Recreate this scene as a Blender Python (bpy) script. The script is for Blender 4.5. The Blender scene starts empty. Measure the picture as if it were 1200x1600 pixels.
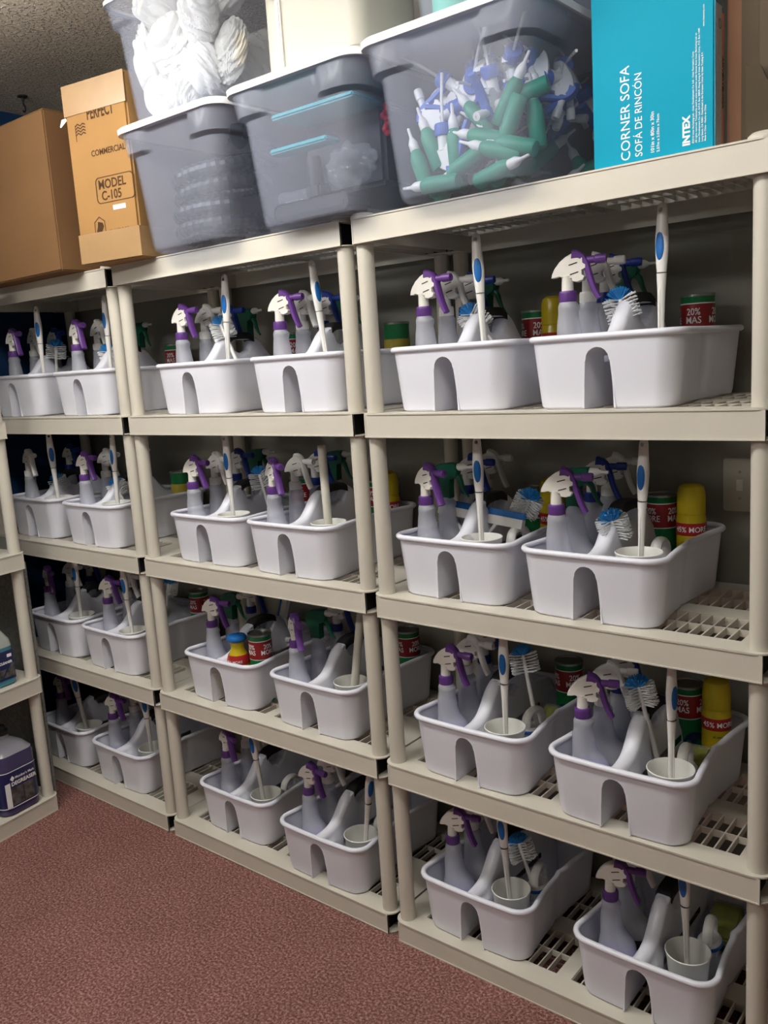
import bpy, bmesh, math, random
from mathutils import Vector, Matrix, Euler
random.seed(7)
PI = math.pi
SC = bpy.context.scene
COL = SC.collection

# ------------------------------------------------------------------ camera, exposure, light
cam_d = bpy.data.cameras.new('camera'); cam = bpy.data.objects.new('camera', cam_d); COL.objects.link(cam)
cam_d.sensor_fit = 'VERTICAL'; cam_d.sensor_height = 36.0; cam_d.sensor_width = 27.0
cam_d.lens = 1365.139 / 1600 * 36.0
cam_d.clip_start = 0.05; cam_d.clip_end = 50
RX = Vector((0.77737385, 0.62584264, -0.06333161)); RD = Vector((0.05964014, -0.17355593, -0.98301648)); RF = Vector((-0.6262052, 0.76039419, -0.17224318))
cam.matrix_world = Matrix(((RX.x, -RD.x, -RF.x, 1.35951), (RX.y, -RD.y, -RF.y, -1.59941), (RX.z, -RD.z, -RF.z, 1.52773), (0, 0, 0, 1)))
SC.camera = cam
SC.view_settings.view_transform = 'Standard'; SC.view_settings.look = 'None'
SC.view_settings.gamma = 1.0; SC.view_settings.use_curve_mapping = False
SC.view_settings.exposure = 0.0
world = bpy.data.worlds.new('world'); SC.world = world; world.use_nodes = True
world.node_tree.nodes['Background'].inputs[0].default_value = (0.9, 0.92, 1.0, 1)
world.node_tree.nodes['Background'].inputs[1].default_value = 0.02
LAMP_POS = (-0.62, -0.70, 2.43)
LAMP_STRENGTH = 25.0
LAMP2_POS = (0.72, -0.80, 2.45)
LAMP2_STRENGTH = 15.0
FILL_LAMP_POS = (-0.35, -2.20, 2.45)  # added lamp out of view, general fill for the lower left shelf edges
FILL_LAMP_STRENGTH = 26.0

# ------------------------------------------------------------------ materials
def mat(name, col, rough=0.5, spec=0.5, noise=0.0, nscale=20.0, bump=0.0, bscale=200.0, trans=0.0, sss=0.0, metal=0.0, emit=None, see=0.0, tint=None):
    m = bpy.data.materials.new(name); m.use_nodes = True
    nt = m.node_tree; b = nt.nodes['Principled BSDF']; out = nt.nodes['Material Output']
    b.inputs['Base Color'].default_value = (*col, 1); b.inputs['Roughness'].default_value = rough
    b.inputs['Specular IOR Level'].default_value = spec; b.inputs['Metallic'].default_value = metal
    b.inputs['Transmission Weight'].default_value = trans
    if sss: b.inputs['Subsurface Weight'].default_value = sss; b.inputs['Subsurface Radius'].default_value = (0.01, 0.01, 0.01)
    tc = None
    if noise or bump:
        tc = nt.nodes.new('ShaderNodeTexCoord')
    if noise:
        n = nt.nodes.new('ShaderNodeTexNoise'); n.inputs['Scale'].default_value = nscale; n.inputs['Detail'].default_value = 6
        nt.links.new(tc.outputs['Object'], n.inputs['Vector'])
        mx = nt.nodes.new('ShaderNodeMix'); mx.data_type = 'RGBA'
        mx.inputs[6].default_value = (*[c * (1 - noise) for c in col], 1); mx.inputs[7].default_value = (*[min(1, c * (1 + noise)) for c in col], 1)
        rp = nt.nodes.new('ShaderNodeMapRange'); rp.inputs[1].default_value = 0.3; rp.inputs[2].default_value = 0.7
        nt.links.new(n.outputs[0], rp.inputs[0]); nt.links.new(rp.outputs[0], mx.inputs[0]); nt.links.new(mx.outputs[2], b.inputs['Base Color'])
    if bump:
        n2 = nt.nodes.new('ShaderNodeTexNoise'); n2.inputs['Scale'].default_value = bscale; n2.inputs['Detail'].default_value = 3
        nt.links.new(tc.outputs['Object'], n2.inputs['Vector'])
        bp = nt.nodes.new('ShaderNodeBump'); bp.inputs['Strength'].default_value = bump; bp.inputs['Distance'].default_value = 0.002
        nt.links.new(n2.outputs[0], bp.inputs['Height']); nt.links.new(bp.outputs[0], b.inputs['Normal'])
    if emit:
        b.inputs['Emission Color'].default_value = (*emit[:3], 1); b.inputs['Emission Strength'].default_value = emit[3]
    if see:
        t = nt.nodes.new('ShaderNodeBsdfTransparent'); t.inputs[0].default_value = (*(tint or (1, 1, 1)), 1)
        ms = nt.nodes.new('ShaderNodeMixShader'); ms.inputs[0].default_value = see
        nt.links.new(b.outputs[0], ms.inputs[1]); nt.links.new(t.outputs[0], ms.inputs[2]); nt.links.new(ms.outputs[0], out.inputs[0])
    return m

M = {}
M['shelf'] = mat('beige shelving plastic', (0.60, 0.565, 0.485), 0.42, 0.4, noise=0.03, nscale=6, bump=0.12, bscale=900)
M['post'] = mat('beige post plastic', (0.60, 0.565, 0.485), 0.38, 0.4, noise=0.03, nscale=4)
M['corner_shade'] = mat('black corner shade', (0.006, 0.006, 0.007), 0.6, 0.2)  # near-black colour stands in for shade in the hollow shelf corners
M['caddy'] = mat('white caddy plastic', (0.75, 0.76, 0.84), 0.33, 0.45, noise=0.012, nscale=8)
M['grip'] = mat('charcoal rubber grip', (0.018, 0.018, 0.019), 0.6, 0.3, bump=0.1)
M['white'] = mat('white plastic', (0.80, 0.79, 0.76), 0.33, 0.5)
M['cream'] = mat('cream white plastic', (0.76, 0.74, 0.68), 0.35, 0.5)
M['cup'] = mat('cup plastic', (0.78, 0.78, 0.74), 0.4, 0.4)
M['stick'] = mat('pale wooden stick paint', (0.62, 0.60, 0.52), 0.5, 0.3, noise=0.05)
M['purple'] = mat('purple plastic', (0.125, 0.045, 0.235), 0.35, 0.5)
M['blue'] = mat('navy blue plastic', (0.012, 0.035, 0.23), 0.35, 0.5)
M['bright_blue'] = mat('bright blue plastic', (0.01, 0.13, 0.42), 0.4, 0.4)
M['cyan_blue'] = mat('light blue bristles', (0.02, 0.24, 0.62), 0.45, 0.4)
M['bin_blue'] = mat('bin trigger blue', (0.06, 0.15, 0.55), 0.4, 0.5)
M['green'] = mat('green plastic', (0.003, 0.10, 0.055), 0.35, 0.5)
M['bristle'] = mat('white bristles', (0.82, 0.83, 0.83), 0.5, 0.4)
M['milky'] = mat('milky bottle plastic', (0.70, 0.72, 0.78), 0.3, 0.5, see=0.58, tint=(0.9, 0.9, 0.95))
M['liq_purple'] = mat('lavender cleaning liquid', (0.21, 0.16, 0.52), 0.15, 0.5)
M['liq_blue'] = mat('blue cleaning liquid', (0.01, 0.12, 0.24), 0.15, 0.5)
M['liq_yellow'] = mat('pale yellow cleaning liquid', (0.42, 0.40, 0.26), 0.15, 0.5)
M['liq_clear'] = mat('pale cleaning liquid', (0.42, 0.43, 0.42), 0.15, 0.5)
M['label_black'] = mat('black label', (0.02, 0.02, 0.03), 0.4, 0.4, noise=0.4, nscale=120)
M['can_green'] = mat('green can print', (0.005, 0.16, 0.045), 0.3, 0.5)
M['can_red'] = mat('red band print', (0.27, 0.014, 0.016), 0.3, 0.5)
M['can_top'] = mat('can lid metal', (0.35, 0.37, 0.35), 0.3, 0.5, metal=0.9)
M['can_yellow'] = mat('yellow can print', (0.52, 0.39, 0.01), 0.25, 0.5)
M['can_band'] = mat('red polish band', (0.38, 0.018, 0.018), 0.3, 0.5)
M['oval'] = mat('dark blue oval print', (0.01, 0.03, 0.10), 0.3, 0.5)
M['ink_white'] = mat('white print', (0.85, 0.85, 0.85), 0.4, 0.3)
M['ink_black'] = mat('black print', (0.02, 0.018, 0.015), 0.6, 0.2)
M['ink_brown'] = mat('dark brown print', (0.055, 0.025, 0.008), 0.7, 0.2)
M['bin'] = mat('clear storage bin plastic', (0.60, 0.63, 0.74), 0.22, 0.6, see=0.868, tint=(0.93, 0.95, 0.99))
M['binrim'] = mat('white bin lid plastic', (0.82, 0.82, 0.84), 0.3, 0.5)
M['rag'] = mat('white cotton cloth', (0.80, 0.77, 0.68), 0.95, 0.1, bump=0.4, bscale=500)
M['jug'] = mat('natural jug plastic', (0.52, 0.51, 0.44), 0.45, 0.4, see=0.12)
M['hose'] = mat('black hose rubber', (0.015, 0.016, 0.02), 0.42, 0.5)
M['dark'] = mat('black vacuum plastic', (0.012, 0.013, 0.016), 0.45, 0.4)
M['darkbox'] = mat('dark liner plastic', (0.03, 0.032, 0.04), 0.6, 0.3, noise=0.3, nscale=10)
M['teal'] = mat('turquoise strip', (0.02, 0.38, 0.42), 0.5, 0.3)
M['red'] = mat('red netting', (0.42, 0.01, 0.03), 0.6, 0.3)
M['film'] = mat('clear film bag', (0.5, 0.52, 0.55), 0.12, 0.9, see=0.86, bump=1.0, bscale=40)
M['squeeze'] = mat('green squeeze bottle', (0.012, 0.27, 0.16), 0.45, 0.4)
M['card'] = mat('brown cardboard', (0.160, 0.085, 0.037), 0.85, 0.15, noise=0.08, nscale=5, bump=0.1, bscale=300)
M['card2'] = mat('tan cardboard', (0.31, 0.170, 0.060), 0.8, 0.2, noise=0.05, nscale=7, bump=0.1, bscale=300)
M['card3'] = mat('grey brown cardboard', (0.12, 0.092, 0.065), 0.85, 0.15, noise=0.1, nscale=8)
M['card4'] = mat('salmon cardboard', (0.34, 0.18, 0.11), 0.8, 0.15, noise=0.08, nscale=8)
M['card5'] = mat('dull brown cardboard', (0.085, 0.065, 0.043), 0.85, 0.15, noise=0.1, nscale=8)
M['tape'] = mat('tan packing tape', (0.33, 0.205, 0.095), 0.35, 0.5, noise=0.06, nscale=14, bump=0.25, bscale=60)
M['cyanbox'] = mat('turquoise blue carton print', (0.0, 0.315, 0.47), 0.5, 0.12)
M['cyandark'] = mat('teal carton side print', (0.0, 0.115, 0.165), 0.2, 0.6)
M['warn'] = mat('pale grey warning panel', (0.33, 0.33, 0.31), 0.35, 0.4, noise=0.2, nscale=150)
M['orange'] = mat('orange strip print', (0.52, 0.13, 0.03), 0.35, 0.4)
M['panel'] = mat('grey panel', (0.20, 0.20, 0.185), 0.6, 0.3, noise=0.25, nscale=90)
M['navy_label'] = mat('navy label print', (0.012, 0.016, 0.085), 0.3, 0.5)
M['grey_label'] = mat('grey photo print', (0.08, 0.075, 0.07), 0.35, 0.4, noise=0.7, nscale=60)
M['deg'] = mat('violet degreaser jug', (0.055, 0.045, 0.115), 0.25, 0.6)
M['deg_top'] = mat('clear jug shoulder', (0.26, 0.26, 0.30), 0.2, 0.6)
M['glass_liq'] = mat('teal glass cleaner', (0.05, 0.20, 0.27), 0.2, 0.6)
M['glass_top'] = mat('clear bottle shoulder', (0.38, 0.41, 0.38), 0.2, 0.6)
M['yellow_sponge'] = mat('yellow green sponge', (0.30, 0.33, 0.03), 0.8, 0.2, noise=0.2, nscale=40)
M['scour'] = mat('dark green scouring pad', (0.03, 0.05, 0.035), 0.9, 0.1, bump=0.6, bscale=300)
M['yellow_label'] = mat('yellow paper label', (0.40, 0.33, 0.05), 0.5, 0.3, noise=0.15, nscale=60)
M['bluebag'] = mat('blue refill pouch', (0.02, 0.16, 0.40), 0.35, 0.5, noise=0.5, nscale=20)
M['plate'] = mat('ivory switch plate', (0.50, 0.48, 0.40), 0.35, 0.5)
M['hook'] = mat('dark metal hook', (0.02, 0.02, 0.02), 0.5, 0.4, metal=0.5)
M['lamp'] = mat('lamp diffuser', (0.8, 0.8, 0.8), 0.5, 0.3, emit=(1.0, 0.975, 0.935, LAMP_STRENGTH))
M['lamp2'] = mat('second lamp diffuser', (0.8, 0.8, 0.8), 0.5, 0.3, emit=(1.0, 0.975, 0.935, LAMP2_STRENGTH))
M['fill_lamp'] = mat('added fill lamp diffuser', (0.8, 0.8, 0.8), 0.5, 0.3, emit=(1.0, 0.975, 0.935, FILL_LAMP_STRENGTH))
M['lampbody'] = mat('lamp housing', (0.8, 0.8, 0.8), 0.4, 0.4)

def wallmat(name, col, bump, scale):
    return mat(name, col, 0.85, 0.15, noise=0.03, nscale=3, bump=bump, bscale=scale)
M['wall'] = wallmat('painted greige wall', (0.27, 0.26, 0.225), 0.15, 250)
M['wallblue'] = wallmat('painted navy wall', (0.008, 0.032, 0.085), 0.15, 250)
# carpet: dull rose loop pile
def carpet():
    m = bpy.data.materials.new('rose carpet'); m.use_nodes = True; nt = m.node_tree; b = nt.nodes['Principled BSDF']
    b.inputs['Roughness'].default_value = 0.95; b.inputs['Specular IOR Level'].default_value = 0.1
    tc = nt.nodes.new('ShaderNodeTexCoord'); n = nt.nodes.new('ShaderNodeTexNoise'); n.inputs['Scale'].default_value = 150; n.inputs['Detail'].default_value = 5; n.inputs['Roughness'].default_value = 0.7
    n2 = nt.nodes.new('ShaderNodeTexNoise'); n2.inputs['Scale'].default_value = 5
    nt.links.new(tc.outputs['Object'], n.inputs['Vector']); nt.links.new(tc.outputs['Object'], n2.inputs['Vector'])
    r = nt.nodes.new('ShaderNodeValToRGB'); e = r.color_ramp.elements
    e[0].position = 0.37; e[0].color = (0.11, 0.050, 0.043, 1); e[1].position = 0.63; e[1].color = (0.50, 0.29, 0.26, 1)
    x = e.new(0.5); x.color = (0.255, 0.115, 0.098, 1)
    nt.links.new(n.outputs[0], r.inputs[0])
    mx = nt.nodes.new('ShaderNodeMix'); mx.data_type = 'RGBA'; mx.blend_type = 'MULTIPLY'; mx.inputs[0].default_value = 0.35
    nt.links.new(r.outputs[0], mx.inputs[6]); nt.links.new(n2.outputs[0], mx.inputs[7]); nt.links.new(mx.outputs[2], b.inputs['Base Color'])
    bp = nt.nodes.new('ShaderNodeBump'); bp.inputs['Strength'].default_value = 0.25; bp.inputs['Distance'].default_value = 0.003
    nt.links.new(n.outputs[0], bp.inputs['Height']); nt.links.new(bp.outputs[0], b.inputs['Normal'])
    return m
M['carpet'] = carpet()
def popcorn():
    m = bpy.data.materials.new('textured ceiling'); m.use_nodes = True; nt = m.node_tree; b = nt.nodes['Principled BSDF']
    b.inputs['Base Color'].default_value = (0.56, 0.50, 0.41, 1); b.inputs['Roughness'].default_value = 0.55; b.inputs['Specular IOR Level'].default_value = 0.4
    tc = nt.nodes.new('ShaderNodeTexCoord'); n = nt.nodes.new('ShaderNodeTexNoise'); n.inputs['Scale'].default_value = 85; n.inputs['Detail'].default_value = 3
    nt.links.new(tc.outputs['Object'], n.inputs['Vector'])
    r = nt.nodes.new('ShaderNodeMapRange'); r.inputs[1].default_value = 0.5; r.inputs[2].default_value = 0.72
    nt.links.new(n.outputs[0], r.inputs[0])
    bp = nt.nodes.new('ShaderNodeBump'); bp.inputs['Strength'].default_value = 1.0; bp.inputs['Distance'].default_value = 0.012
    nt.links.new(r.outputs[0], bp.inputs['Height']); nt.links.new(bp.outputs[0], b.inputs['Normal'])
    n3 = nt.nodes.new('ShaderNodeTexNoise'); n3.inputs['Scale'].default_value = 150; n3.inputs['Detail'].default_value = 2
    nt.links.new(tc.outputs['Object'], n3.inputs['Vector'])
    cr = nt.nodes.new('ShaderNodeValToRGB'); e = cr.color_ramp.elements
    e[0].position = 0.60; e[0].color = (0.54, 0.48, 0.39, 1); e[1].position = 0.70; e[1].color = (0.95, 0.92, 0.85, 1)
    nt.links.new(n3.outputs[0], cr.inputs[0]); nt.links.new(cr.outputs[0], b.inputs['Base Color'])
    return m
M['ceil'] = popcorn()

# ------------------------------------------------------------------ object helpers
def tag(o, label=None, cat=None, group=None, kind=None):
    if label: o['label'] = label
    if cat: o['category'] = cat
    if group: o['group'] = group
    if kind: o['kind'] = kind
    return o
def empty(name, loc, rz=0.0, label=None, cat=None, group=None):
    o = bpy.data.objects.new(name, None); COL.objects.link(o); o.location = loc; o.rotation_euler = (0, 0, rz)
    o.empty_display_size = 0.03
    return tag(o, label, cat, group)
def obj(name, data, parent=None, label=None):
    o = bpy.data.objects.new(name, data); COL.objects.link(o)
    if parent: o.parent = parent
    if label: o['label'] = label
    return o
def mesh_bm(bm, name, m, smooth=True, recalc=True):
    if recalc: bmesh.ops.recalc_face_normals(bm, faces=bm.faces)
    me = bpy.data.meshes.new(name); bm.to_mesh(me); bm.free()
    me.materials.append(M[m] if isinstance(m, str) else m)
    if smooth:
        me.shade_smooth()
        try: me.set_sharp_from_angle(angle=math.radians(38))
        except Exception: pass
    return me
def copy_tree(o, parent=None):
    c = o.copy(); COL.objects.link(c)
    if parent is not None: c.parent = parent
    for ch in list(o.children): copy_tree(ch, c)
    return c

def box(bm, x0, x1, y0, y1, z0, z1, mt=None):
    v = [bm.verts.new(p) for p in [(x0, y0, z0), (x1, y0, z0), (x1, y1, z0), (x0, y1, z0), (x0, y0, z1), (x1, y0, z1), (x1, y1, z1), (x0, y1, z1)]]
    if mt is not None:
        for q in v: q.co = mt @ q.co
    fs = [bm.faces.new([v[i] for i in f]) for f in [(0, 3, 2, 1), (4, 5, 6, 7), (0, 1, 5, 4), (1, 2, 6, 5), (2, 3, 7, 6), (3, 0, 4, 7)]]
    return v, fs
def bevbox(bm, x0, x1, y0, y1, z0, z1, r, seg=2, mt=None):
    b2 = bmesh.new(); box(b2, x0, x1, y0, y1, z0, z1)
    bmesh.ops.bevel(b2, geom=list(b2.edges), offset=r, segments=seg, affect='EDGES')
    if mt is not None: bmesh.ops.transform(b2, matrix=mt, verts=b2.verts)
    merge(bm, b2)
def merge(bm, b2):
    mp = {}
    for v in b2.verts: mp[v] = bm.verts.new(v.co)
    for f in b2.faces:
        try: bm.faces.new([mp[v] for v in f.verts])
        except ValueError: pass
    b2.free()
def loft(bm, rings, cap0=True, cap1=True, closed=True):
    vr = [[bm.verts.new(p) for p in r] for r in rings]
    n = len(vr[0])
    for a, b in zip(vr[:-1], vr[1:]):
        for i in range(n if closed else n - 1):
            j = (i + 1) % n
            bm.faces.new((a[i], a[j], b[j], b[i]))
    if cap0: bm.faces.new(list(reversed(vr[0])))
    if cap1: bm.faces.new(vr[-1])
    return vr
def circ(cx, cy, z, rx, ry=None, n=24):
    ry = rx if ry is None else ry
    return [(cx + rx * math.cos(2 * PI * i / n), cy + ry * math.sin(2 * PI * i / n), z) for i in range(n)]
def lathe(bm, prof, n=24, cap0=True, cap1=True, c=(0, 0)):
    loft(bm, [circ(c[0], c[1], z, r, n=n) for r, z in prof], cap0, cap1)
def frames(pts):
    pts = [Vector(p) for p in pts]; T = []
    for i in range(len(pts)):
        a = pts[max(0, i - 1)]; b = pts[min(len(pts) - 1, i + 1)]; T.append((b - a).normalized())
    up = Vector((0, 0, 1)) if abs(T[0].z) < 0.9 else Vector((0, 1, 0))
    N = []; n = (up - T[0] * up.dot(T[0])).normalized()
    for t in T:
        n = (n - t * n.dot(t)).normalized(); N.append(n)
    return pts, T, N
def tube(bm, pts, rad, n=10, cap=True, flat=1.0, nrm=None):
    pts, T, N = frames(pts); rings = []
    for i, p in enumerate(pts):
        r = rad(i / (len(pts) - 1)) if callable(rad) else (rad[i] if isinstance(rad, (list, tuple)) else rad)
        a = N[i]; b = T[i].cross(a)
        rings.append([p + a * (r * math.cos(2 * PI * k / n)) + b * (r * flat * math.sin(2 * PI * k / n)) for k in range(n)])
    loft(bm, rings, cap, cap)
def prism(bm, poly, y0, y1, inset=0.0, axis='y'):
    """closed polygon (x,z) extruded along y with small bevelled faces"""
    n = len(poly); cx = sum(p[0] for p in poly) / n; cz = sum(p[1] for p in poly) / n
    def ring(y, k): return [(cx + (x - cx) * k, y, cz + (z - cz) * k) for x, z in poly]
    w = y1 - y0; ks = 1 - inset
    rings = [ring(y0, ks), ring(y0 + w * 0.12, 1), ring(y1 - w * 0.12, 1), ring(y1, ks)]
    loft(bm, rings)
def rrect(hx, hy, r, n=8, cx=0, cy=0):
    P = []
    for qx, qy, a0 in [(1, 1, 0), (-1, 1, 90), (-1, -1, 180), (1, -1, 270)]:
        for i in range(n + 1):
            a = math.radians(a0 + 90 * i / n)
            P.append((cx + qx * (hx - r) + r * math.cos(a), cy + qy * (hy - r) + r * math.sin(a)))
    return P
def smoothpath(P, k=6):
    """Catmull-Rom through points"""
    P = [Vector(p) for p in P]; out = []
    for i in range(len(P) - 1):
        a = P[max(0, i - 1)]; b = P[i]; c = P[i + 1]; d = P[min(len(P) - 1, i + 2)]
        for j in range(k):
            t = j / k
            out.append(0.5 * ((2 * b) + (c - a) * t + (2 * a - 5 * b + 4 * c - d) * t * t + (3 * b - a - 3 * c + d) * t ** 3))
    out.append(P[-1]); return out

def text_me(s, size, m, align='LEFT', extrude=0.0002, bold=0.0, sx=1.0, sp=1.0):
    cu = bpy.data.curves.new('lettering', 'FONT'); cu.body = s; cu.size = size; cu.align_x = align; cu.extrude = extrude; cu.offset = bold
    cu.space_line = sp; cu.resolution_u = 3
    t = bpy.data.objects.new('lettering_source', cu); COL.objects.link(t)
    dg = bpy.context.evaluated_depsgraph_get(); me = bpy.data.meshes.new_from_object(t.evaluated_get(dg))
    bpy.data.objects.remove(t); bpy.data.curves.remove(cu)
    me.materials.clear(); me.materials.append(M[m]); me.name = 'lettering'
    if sx != 1.0:
        for v in me.vertices: v.co.x *= sx
    return me
def wrap_me(me, R, ang, z):
    """bend flat lettering (x right, y up) round a vertical cylinder at the origin; ang=0 faces -Y"""
    for v in me.vertices:
        a = ang + v.co.x / R; r = R + 0.0003 + v.co.z
        v.co = Vector((math.sin(a) * r, -math.cos(a) * r, z + v.co.y))
    return me
def join_me(mes, m):
    bm = bmesh.new()
    for me in mes: bm.from_mesh(me)
    return mesh_bm(bm, 'lettering', m, smooth=False, recalc=False)
def apply_mods(o):
    dg = bpy.context.evaluated_depsgraph_get(); dg.update()
    me = bpy.data.meshes.new_from_object(o.evaluated_get(dg)); return me
def boolean(a_me, b_me, op):
    a = bpy.data.objects.new('a', a_me); b = bpy.data.objects.new('b', b_me); COL.objects.link(a); COL.objects.link(b)
    md = a.modifiers.new('b', 'BOOLEAN'); md.operation = op; md.object = b; md.solver = 'EXACT'
    me = apply_mods(a); bpy.data.objects.remove(a); bpy.data.objects.remove(b)
    return me

# ------------------------------------------------------------------ room
XL, YB, ZC = -1.975, 0.478, 2.555
XR, YF = 2.6, -3.3
def struct(name, m, x0, x1, y0, y1, z0, z1, label=None):
    bm = bmesh.new(); box(bm, x0, x1, y0, y1, z0, z1)
    o = obj(name, mesh_bm(bm, name, m, smooth=False)); tag(o, kind='structure', label=label); return o
struct('floor', 'carpet', XL - .1, XR + .1, YF - .1, YB + .1, -0.08, 0.0)
struct('ceiling', 'ceil', XL - .1, XR + .1, YF - .1, YB + .1, ZC, ZC + .1)
struct('wall_back', 'wall', XL - .1, XR + .1, YB, YB + .1, 0, ZC)
struct('wall_left', 'wallblue', XL - .1, XL, YF, YB, 0, ZC)
struct('wall_right', 'wall', XR, XR + .1, YF, YB, 0, ZC)
struct('wall_front', 'wall', XL - .1, XR + .1, YF - .1, YF, 0, ZC)

def ceiling_lamp(pos, L, mname, label):
    t = empty('ceiling_lamp', (pos[0], pos[1], pos[2] + .022), 0, label, 'lamp')
    for k in (-1, 1):
        bm = bmesh.new(); tube(bm, [(k * L * .35, 0, 0), (k * L * .35, 0, (ZC - pos[2] - .022) / 2), (k * L * .35, 0, ZC - pos[2] - .022)], .006, 8); obj('hanger_rod', mesh_bm(bm, 'rod', 'lampbody'), t)
    bm = bmesh.new(); bevbox(bm, -L / 2 - .02, L / 2 + .02, -.05, .05, -.0035, .012, .004); obj('lamp_housing', mesh_bm(bm, 'lamp_housing', 'lampbody'), t)
    bm = bmesh.new()
    prof = [(-.10, -.022), (-.098, -.05), (-.08, -.075), (-.04, -.088), (0, -.09), (.04, -.088), (.08, -.075), (.098, -.05), (.10, -.022), (.085, -.004), (-.085, -.004), (-.10, -.022)][:-1]
    loft(bm, [[(x, y, z) for y, z in prof] for x in (-L / 2, L / 2)])
    obj('lamp_diffuser', mesh_bm(bm, 'lamp_diffuser', mname), t)
    return t
ceiling_lamp(LAMP_POS, 1.2, 'lamp', 'white wraparound ceiling light above the shelving')
ceiling_lamp(LAMP2_POS, 1.2, 'lamp2', 'white wraparound ceiling light nearer the right wall')
ceiling_lamp(FILL_LAMP_POS, 1.2, 'fill_lamp', 'added white fill light over the open floor, out of view')  # extra fixture put in as frontal fill

# ceiling hook
bm = bmesh.new(); lathe(bm, [(.004, 0), (.018, -.001), (.018, -.005), (.005, -.008), (.004, -.02)], 16, cap0=False)
tube(bm, smoothpath([(0, 0, -.018), (0, 0, -.03), (.008, 0, -.038), (.009, 0, -.05), (0, 0, -.056), (-.008, 0, -.05)], 5), .0028, 8)
o = obj('ceiling_hook', mesh_bm(bm, 'ceiling_hook', 'hook')); o.location = (-1.752, 0.262, ZC)
tag(o, 'small dark metal hook screwed into the textured ceiling', 'hook')

# wall switch plate
t = empty('light_switch', (0.727, YB, 1.187), 0, 'ivory light switch plate on the wall behind the right-hand shelving', 'light switch')
bm = bmesh.new(); bevbox(bm, -.038, .038, -.007, 0, -.062, .062, .003); obj('switch_plate', mesh_bm(bm, 'p', 'plate'), t)
bm = bmesh.new(); bevbox(bm, -.005, .005, -.016, -.006, -.004, .012, .002); box(bm, -.007, .007, -.0078, -.006, -.013, .013); obj('switch_toggle', mesh_bm(bm, 'p', 'cream'), t)
for z in (-.031, .031):
    bm = bmesh.new(); b2 = bmesh.new(); lathe(b2, [(.0035, 0), (.003, .0015)], 10); bmesh.ops.transform(b2, matrix=Matrix.Translation((0, -.007, z)) @ Matrix.Rotation(PI / 2, 4, 'X'), verts=b2.verts); merge(bm, b2)
    obj('screw', mesh_bm(bm, 'p', 'can_top'), t)

# ------------------------------------------------------------------ shelving units
W, D, HH, PITCH = 0.914, 0.46, 0.0572, 0.4482
OV = 0.018
def LZ(l): return HH + (l - 1) * PITCH
def shelf_mesh():
    bm = bmesh.new()
    t = .0035; z1 = 0.0; z0 = -t
    R = .035
    # top plate: rounded outline strips around the gratings
    def strip(poly, za, zb):
        loft(bm, [[(x, y, za) for x, y in poly], [(x, y, zb) for x, y in poly]])
    X0, X1, Y0, Y1 = -OV, W + OV, -.002, D
    def arc(cx, cy, a0, a1, r=R, n=7): return [(cx + r * math.cos(math.radians(a0 + (a1 - a0) * i / n)), cy + r * math.sin(math.radians(a0 + (a1 - a0) * i / n))) for i in range(n + 1)]
    fy, my0, my1, by = .056, .197, .258, .405
    lx, mx0, mx1, rx = .055, .438, .476, .859
    strip([(X0, fy)] + arc(X0 + R, Y0 + R, 180, 270) + arc(X1 - R, Y0 + R, 270, 360) + [(X1, fy)], z0, z1)
    strip([(X1, by)] + arc(X1 - R, Y1 - R, 0, 90) + arc(X0 + R, Y1 - R, 90, 180) + [(X0, by)], z0, z1)
    for a, b in ((X0, lx), (mx0, mx1), (rx, X1)): box(bm, a, b, fy, by, z0, z1)
    for a, b in ((lx, mx0), (mx1, rx)): box(bm, a, b, my0, my1, z0, z1)
    # grating bars with depth
    for a, b in ((lx, mx0), (mx1, rx)):
        n = 15; s = (b - a) / n
        for c, d in ((fy, my0), (my1, by)):
            for i in range(1, n): box(bm, a + i * s - .0016, a + i * s + .0016, c, d, -.015, -.0002)
            m = (c + d) / 2; box(bm, a, b, m - .0016, m + .0016, -.015, -.0004)
            for yy in (c, d): box(bm, a, b, yy - .0015, yy + .0015, -.02, -.003)
            for xx in (a, b): box(bm, xx - .0015, xx + .0015, c, d, -.02, -.003)
    # fascias front and back, side skirts set in behind the open corners
    for ya, yb in ((0, .004), (D - .006, D - .002)):
        v, f = box(bm, 0, W, ya, yb, -HH, z0 + .0005)
    for xa in (.036, W - .039): box(bm, xa, xa + .003, .004, D - .006, -HH + .001, z0)
    for xa in (0, W - .003): box(bm, xa, xa + .003, .085, D - .085, -HH + .0005, z0)
    # thin bottom lips at the open corners, raised hem at the fascia foot
    for xa, xb, sgn in ((X0, .040, 1), (W - .040, X1, -1)):
        cxx = X0 + R if sgn > 0 else X1 - R
        for ya, yb, aa in ((Y0 + .001, .085, 0), (D - .085, Y1 - .001, 1)):
            if aa == 0:
                pl = ([(xa, yb)] + arc(cxx, ya + R, 180, 270) + [(xb, ya), (xb, yb)]) if sgn > 0 else ([(xa, yb), (xa, ya)] + arc(cxx, ya + R, 270, 360) + [(xb, yb)])
            else:
                pl = ([(xb, ya), (xb, yb)] + arc(cxx, yb - R, 90, 180) + [(xa, ya)]) if sgn > 0 else ([(xb, ya)] + arc(cxx, yb - R, 0, 90) + [(xa, yb), (xa, ya)])
            strip(pl, -HH, -HH + .0022)
    for ya, yb in ((-.0015, .0005),): box(bm, 0, W, ya, yb, -HH, -HH + .003)
    for xa, xb in ((0, .0035), (W - .0035, W)): box(bm, xa, xb, -.001, .0045, -HH, -.003)
    # stiffening ribs beneath
    me = mesh_bm(bm, 'shelf', 'shelf', smooth=False)
    return me
SHELF = shelf_mesh()
SHADE_BLOCKS = []  # black blocks set into the open corners to paint their shade
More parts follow.
